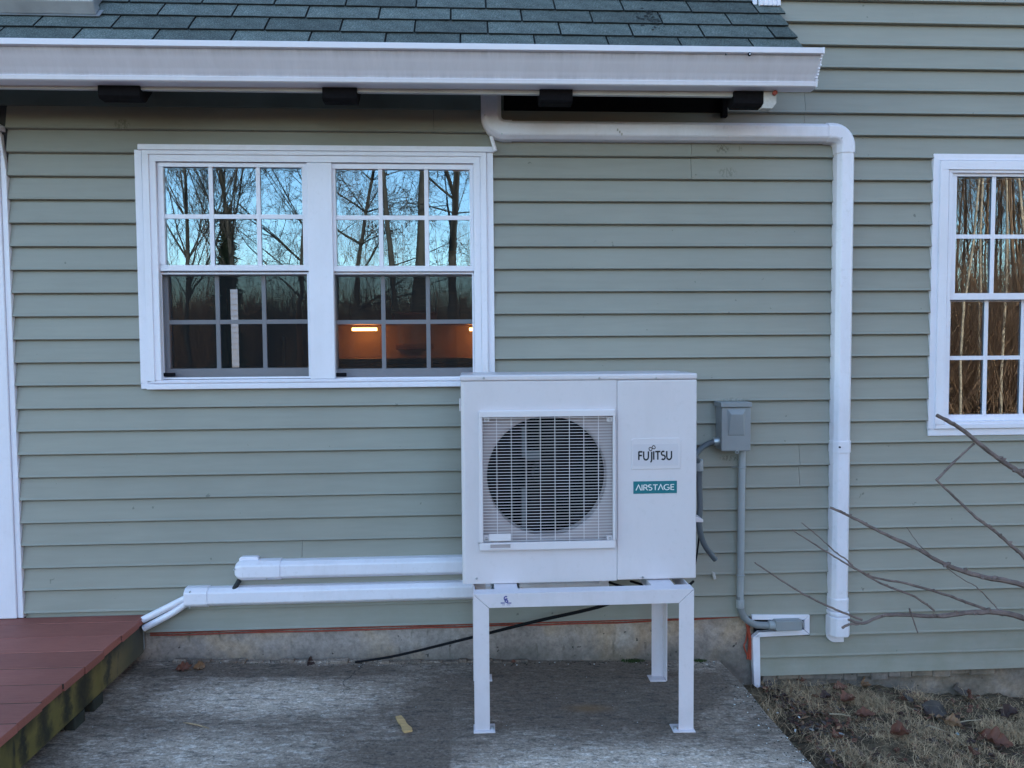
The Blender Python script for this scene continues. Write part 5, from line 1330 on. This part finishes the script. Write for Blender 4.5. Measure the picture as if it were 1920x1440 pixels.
# ================================================================== FOREGROUND SHRUB (enters from the right)
YS_ = -0.95
shrub = thing('bare_shrub', at(2230, 1300, YS_)*1.0, 'bare shrub reaching thin leafless branches in from the right in front of the siding', 'shrub')
def branch(pts, r0, r1, par, name='branch', Y=YS_, buds=5, seed=1):
    rnd = random.Random(seed); N = len(pts)
    P = [at(px, py, Y+dy) for (px, py, dy) in [(q+(0.0,))[:3] if len(q) == 2 else q for q in pts]]
    S_ = smooth_path(P, 6); k = len(S_)
    S_ = [p+Vector((rnd.uniform(-1, 1), 0, rnd.uniform(-1, 1)))*0.0010 for p in S_]
    rr = [(r0+(r1-r0)*i/(k-1))*(1+rnd.uniform(-.08, .12)) for i in range(k)]
    t = MB(); t.tube(S_, rr, 7)
    for b in range(buds):
        i = rnd.randrange(2, k-1); d = Vector((rnd.uniform(-1, 1), -0.4, rnd.uniform(-.2, 1))).normalized()
        t.tube([S_[i], S_[i]+d*rr[i]*1.3, S_[i]+d*rr[i]*2.2], [rr[i]*0.9, rr[i]*0.8, rr[i]*0.15], 5)
    return t.build(name, MAT['bark'], par, smooth=True)
b1 = branch([(1757, 779), (1800, 803), (1850, 843), (1890, 872), (1922, 893), (1980, 940), (2080, 1040), (2160, 1160), (2230, 1330)], 0.0065, 0.012, shrub, buds=9, seed=1)
b2 = branch([(1826, 832, 0.02), (1792, 863, 0.02), (1756, 900, 0.02)], 0.0035, 0.0042, shrub, 'twig', buds=2, seed=2)
b3 = branch([(1755, 899, 0.02), (1785, 928, 0.02), (1830, 970, 0.02), (1870, 1000, 0.02), (1900, 1027, 0.02), (1922, 1047, 0.02), (2000, 1130, 0.02), (2120, 1230, 0.02), (2230, 1340, 0.02)], 0.0036, 0.009, shrub, buds=12, seed=3)
b4 = branch([(1557, 951), (1600, 971), (1650, 997), (1715, 1027), (1760, 1052), (1800, 1069), (1850, 1083), (1922, 1099), (2050, 1160), (2225, 1345)], 0.0042, 0.011, shrub, buds=14, seed=4)
b5 = branch([(1590, 1162, 0.03), (1620, 1168, 0.03), (1655, 1154, 0.03), (1700, 1153, 0.03), (1760, 1155, 0.03), (1810, 1149, 0.03), (1870, 1148, 0.03), (1922, 1160, 0.03), (2040, 1200, 0.03), (2220, 1350, 0.03)], 0.0042, 0.012, shrub, buds=9, seed=5)
branch([(1415, 1055, 0.03), (1445, 1075, 0.03), (1490, 1104, 0.03), (1540, 1131, 0.03), (1580, 1148, 0.03), (1616, 1162, 0.03)], 0.0024, 0.0042, b5, 'twig', buds=6, seed=6)
branch([(1579, 1177, 0.03), (1592, 1171, 0.03), (1610, 1170, 0.03)], 0.0046, 0.0036, b5, 'twig', buds=1, seed=7)
branch([(1486, 994, 0.03), (1530, 1022, 0.03), (1580, 1053, 0.03), (1607, 1068, 0.03), (1640, 1083, 0.03), (1700, 1094, 0.03), (1770, 1114, 0.03), (1820, 1132, 0.03), (1880, 1153, 0.03)], 0.0022, 0.0055, b5, 'twig', buds=9, seed=8)
branch([(1503, 980, 0.04), (1535, 1006, 0.04), (1565, 1034, 0.04), (1588, 1050, 0.04), (1598, 1062, 0.03)], 0.0018, 0.003, b5, 'twig', buds=4, seed=9)
branch([(1598, 1062, 0.03), (1650, 1093, 0.03), (1715, 1119, 0.03), (1752, 1145, 0.03)], 0.0034, 0.0040, b5, 'twig', buds=5, seed=10)
branch([(1700, 989, 0.05), (1728, 1026, 0.04), (1762, 1054, 0.04), (1800, 1083, 0.04), (1830, 1100, 0.04), (1860, 1130, 0.04), (1876, 1147, 0.03)], 0.0012, 0.0022, b5, 'twig', buds=3, seed=11)
branch([(1705, 1141, 0.02), (1712, 1160, 0.02), (1721, 1187, 0.02)], 0.003, 0.0022, b5, 'twig', buds=2, seed=12)
st_ = at(2230, 1345, YS_)
t = MB(); t.tube(smooth_path([st_, st_+Vector((0.04, 0, -0.2)), st_+Vector((0.05, 0.0, -0.45))], 4), 0.017, 8); t.build('trunk', MAT['bark'], shrub, smooth=True)

# ================================================================== TREES ACROSS THE YARD (seen in the window glass)
def mirror_at(px, Y):            # where a thing at distance -Y before the wall shows up in the panes
    return at(px, 650, -Y).x
def grow(rs, H, r0, lean=(0, 0), levels=4, upright=0.5, nb=9, first=0.25, spread=0.9, steps=10):
    segs = []
    def rec(p, d, L, r, lev):
        n = steps if lev == 0 else max(3, int(steps*0.55)-lev)
        for i in range(n):
            t = i/n; q = p+d*(L/n); ra, rb = r*(1-0.85*t), r*(1-0.85*(i+1)/n)
            segs.append((p[0], p[1], p[2], q[0], q[1], q[2], max(ra, 0.005), max(rb, 0.004)))
            if lev < levels and (lev > 0 or t > first):
                k = nb/n if lev == 0 else (2.2 if lev == 1 else 1.5)
                cnt = int(k)+(rs.rand() < k-int(k))
                for _ in range(cnt):
                    a = rs.uniform(0, 2*np.pi); e = rs.normal(0, 1, 3); e -= d*np.dot(e, d); e /= np.linalg.norm(e)+1e-9
                    nd = d*(1-spread*0.55)+e*spread; nd[2] += upright*0.35; nd /= np.linalg.norm(nd)
                    rec(q.copy(), nd, L*rs.uniform(0.32, 0.55)*(1-0.45*t), rb*rs.uniform(0.35, 0.6), lev+1)
            d = d+rs.normal(0, 0.035+0.06*lev, 3); d[2] += 0.05*upright; d = d/np.linalg.norm(d); p = q
    d0 = np.array([lean[0], lean[1], 1.0]); d0 /= np.linalg.norm(d0)
    rec(np.zeros(3), d0, H, r0, 0)
    return np.array(segs)
def seg_mesh(name, segs, mats, sides=4):
    P0, P1, r0, r1 = segs[:, 0:3], segs[:, 3:6], segs[:, 6], segs[:, 7]; D = P1-P0; D /= np.linalg.norm(D, axis=1, keepdims=True)+1e-9
    ref = np.where(np.abs(D[:, 2:3]) > 0.9, np.array([[1.0, 0, 0]]), np.array([[0, 0, 1.0]])); U = np.cross(D, ref); U /= np.linalg.norm(U, axis=1, keepdims=True)+1e-9; W_ = np.cross(D, U)
    N = len(segs); V = np.zeros((N, sides*2, 3))
    for j in range(sides):
        a = 2*np.pi*j/sides; off = U*np.cos(a)+W_*np.sin(a)
        V[:, j] = P0+off*r0[:, None]; V[:, sides+j] = P1+off*r1[:, None]
    b = (np.arange(N)*sides*2)[:, None]
    F = np.concatenate([b+np.array([[j, (j+1) % sides, sides+(j+1) % sides, sides+j]]) for j in range(sides)])
    me = bpy.data.meshes.new(name); me.vertices.add(N*sides*2); me.vertices.foreach_set('co', V.reshape(-1))
    nf = len(F); me.loops.add(nf*4); me.polygons.add(nf); me.loops.foreach_set('vertex_index', F.reshape(-1).astype(np.int32))
    me.polygons.foreach_set('loop_start', np.arange(0, nf*4, 4, dtype=np.int32)); me.update(calc_edges=True); me.validate()
    me.materials.append(mats); return me
def bare_tree(px, Y, H, r0, seed, lab, mat='tree', **kw):
    rs = np.random.RandomState(seed); x = mirror_at(px, Y); root = thing('bare_tree', (x, Y, -0.4), lab, 'tree', 'bare trees across the yard')
    sg = grow(rs, H, r0, **kw); thick = sg[:, 6] > r0*0.42
    for nm, s in (('trunk', sg[thick]), ('crown', sg[~thick])):
        o = bpy.data.objects.new(nm, seg_mesh(nm, s, MAT[mat], 7 if nm == 'trunk' else 4)); COL.objects.link(o); o.parent = root
    return root
bare_tree(782, -15.0, 15, 0.185, 101, 'thick dark tree trunk reflected in the right upper sash left of a slimmer trunk', first=0.30, lean=(-0.03, 0))
bare_tree(764, -15.6, 13, 0.10, 108, 'slimmer leaning trunk reflected just left of the thick dark trunk', first=0.35, lean=(-0.09, 0))
bare_tree(843, -16.5, 14, 0.14, 102, 'dark trunk reflected near the right edge of the right upper sash', first=0.15, nb=16)
bare_tree(446, -21.0, 13, 0.10, 103, 'upright bare tree reflected in the middle of the left upper sash', nb=34, first=0.12, upright=1.3, spread=0.6)
bare_tree(352, -19.0, 11, 0.085, 104, 'many branched bare tree reflected at the left side of the left upper sash', nb=36, first=0.10, upright=1.3, spread=0.65)
bare_tree(540, -23.0, 12, 0.085, 105, 'arching bare tree reflected at the right side of the left upper sash', nb=34, first=0.12, lean=(0.12, 0))
bare_tree(655, -20.0, 10, 0.11, 106, 'spreading bare tree reflected at the left side of the right upper sash', nb=34, first=0.12, spread=1.1, upright=0.3)
for i, (px, Y, H, r0, lab) in enumerate([(1806, -13.0, 14, 0.034, 'pale sunlit birch reflected at the left edge of the right window'), (1838, -15.0, 15, 0.04, 'pale birch reflected left of the grille bar of the right window'),
                                         (1880, -14.0, 14, 0.042, 'leaning pale birch reflected right of the grille bar of the right window'), (1912, -15.0, 15, 0.045, 'pale birch reflected at the right edge of the photo')]):
    bare_tree(px, Y, H, r0, 120+i, lab, 'birch', first=0.3, nb=16, upright=1.2, spread=0.45, lean=(0.02*(i-1), 0), levels=3)
# evergreen
ev_x = mirror_at(430, -24.0); ev = thing('evergreen_tree', (ev_x, -24, -0.4), 'dark narrow evergreen reflected in the middle of the left upper sash', 'tree')
rs = np.random.RandomState(77); sg = []; nd = []
H = 6.6
for i in range(900):
    t = rs.uniform(0.05, 1.0); z = t*H; L = (1-t)*0.62+0.06; a = rs.uniform(0, 6.28)
    p = np.array([0, 0, z]); q = np.array([np.cos(a)*L, np.sin(a)*L, z-0.25*L+rs.uniform(-.1, .15)])
    sg.append((*p, *q, 0.012, 0.004))
    for _ in range(7):
        u = rs.uniform(0.3, 1.0); c = p+(q-p)*u; e = rs.normal(0, 0.13, 3); nd.append((*c, *(c+e), 0.035, 0.006))
o = bpy.data.objects.new('crown', seg_mesh('crown', np.array(nd+sg), MAT['needle'], 3)); COL.objects.link(o); o.parent = ev
o = bpy.data.objects.new('trunk', seg_mesh('trunk', np.array([(0, 0, 0, 0, 0, H*0.98, 0.13, 0.02)]), MAT['tree'], 8)); COL.objects.link(o); o.parent = ev
# the wood behind: one mass
rs = np.random.RandomState(55); parts = []; bparts = []
kinds = [grow(np.random.RandomState(200+i), 11+i % 3, 0.055, levels=3, nb=16, first=0.12, upright=1.1, spread=0.6, steps=9) for i in range(6)]
def plant(x, y, sc, k):
    s = kinds[k].copy(); a = rs.uniform(0, 6.28); c, sn = math.cos(a), math.sin(a)
    for o_ in (0, 3):
        X, Y_ = s[:, o_].copy(), s[:, o_+1].copy(); s[:, o_] = (X*c-Y_*sn)*sc+x; s[:, o_+1] = (X*sn+Y_*c)*sc+y; s[:, o_+2] = s[:, o_+2]*sc-0.4
    s[:, 6:] *= sc; return s
for i in range(210):                            # dense wood to the right
    y = -rs.uniform(15, 42); ang = rs.uniform(R_(19), R_(52)); x = math.tan(ang)*(3.5-y)
    parts.append(plant(x, y, rs.uniform(0.8, 1.35), rs.randint(6)))
for i in range(110):                             # thinner line straight across
    y = -rs.uniform(36, 60); x = rs.uniform(-45, 16); parts.append(plant(x, y, rs.uniform(0.5, 0.95), rs.randint(6)))
me = seg_mesh('woods', np.concatenate(parts), MAT['woodbark'], 3); stuff(link('woods', me))
# low winter brush along the wood's edge
N = 64000
bx_ = np.concatenate([rs.uniform(-40, 16, N//2), np.tan(rs.uniform(R_(17), R_(52), N//2))*20]); by_ = np.concatenate([-rs.uniform(34, 58, N//2), -rs.uniform(14, 36, N//2)])
sel = slice(N//2, N); bx_[sel] = bx_[sel]/20*(3.5-by_[sel])
hh = rs.uniform(0.6, 2.8, N)*np.where(np.arange(N) < N//2, 1.5, 1.7); bz_ = lawn_z(bx_, by_)-0.1; dirs = rs.normal(0, 0.35, (N, 2))
sg = np.zeros((N, 8)); sg[:, 0] = bx_; sg[:, 1] = by_; sg[:, 2] = bz_; sg[:, 3] = bx_+dirs[:, 0]*hh; sg[:, 4] = by_+dirs[:, 1]*hh; sg[:, 5] = hh+bz_; sg[:, 6] = rs.uniform(0.006, 0.016, N)*np.where(np.arange(N) < N//2, 2.0, 1.0); sg[:, 7] = 0.004
me = seg_mesh('undergrowth', sg, MAT['brush'], 3); stuff(link('undergrowth', me))
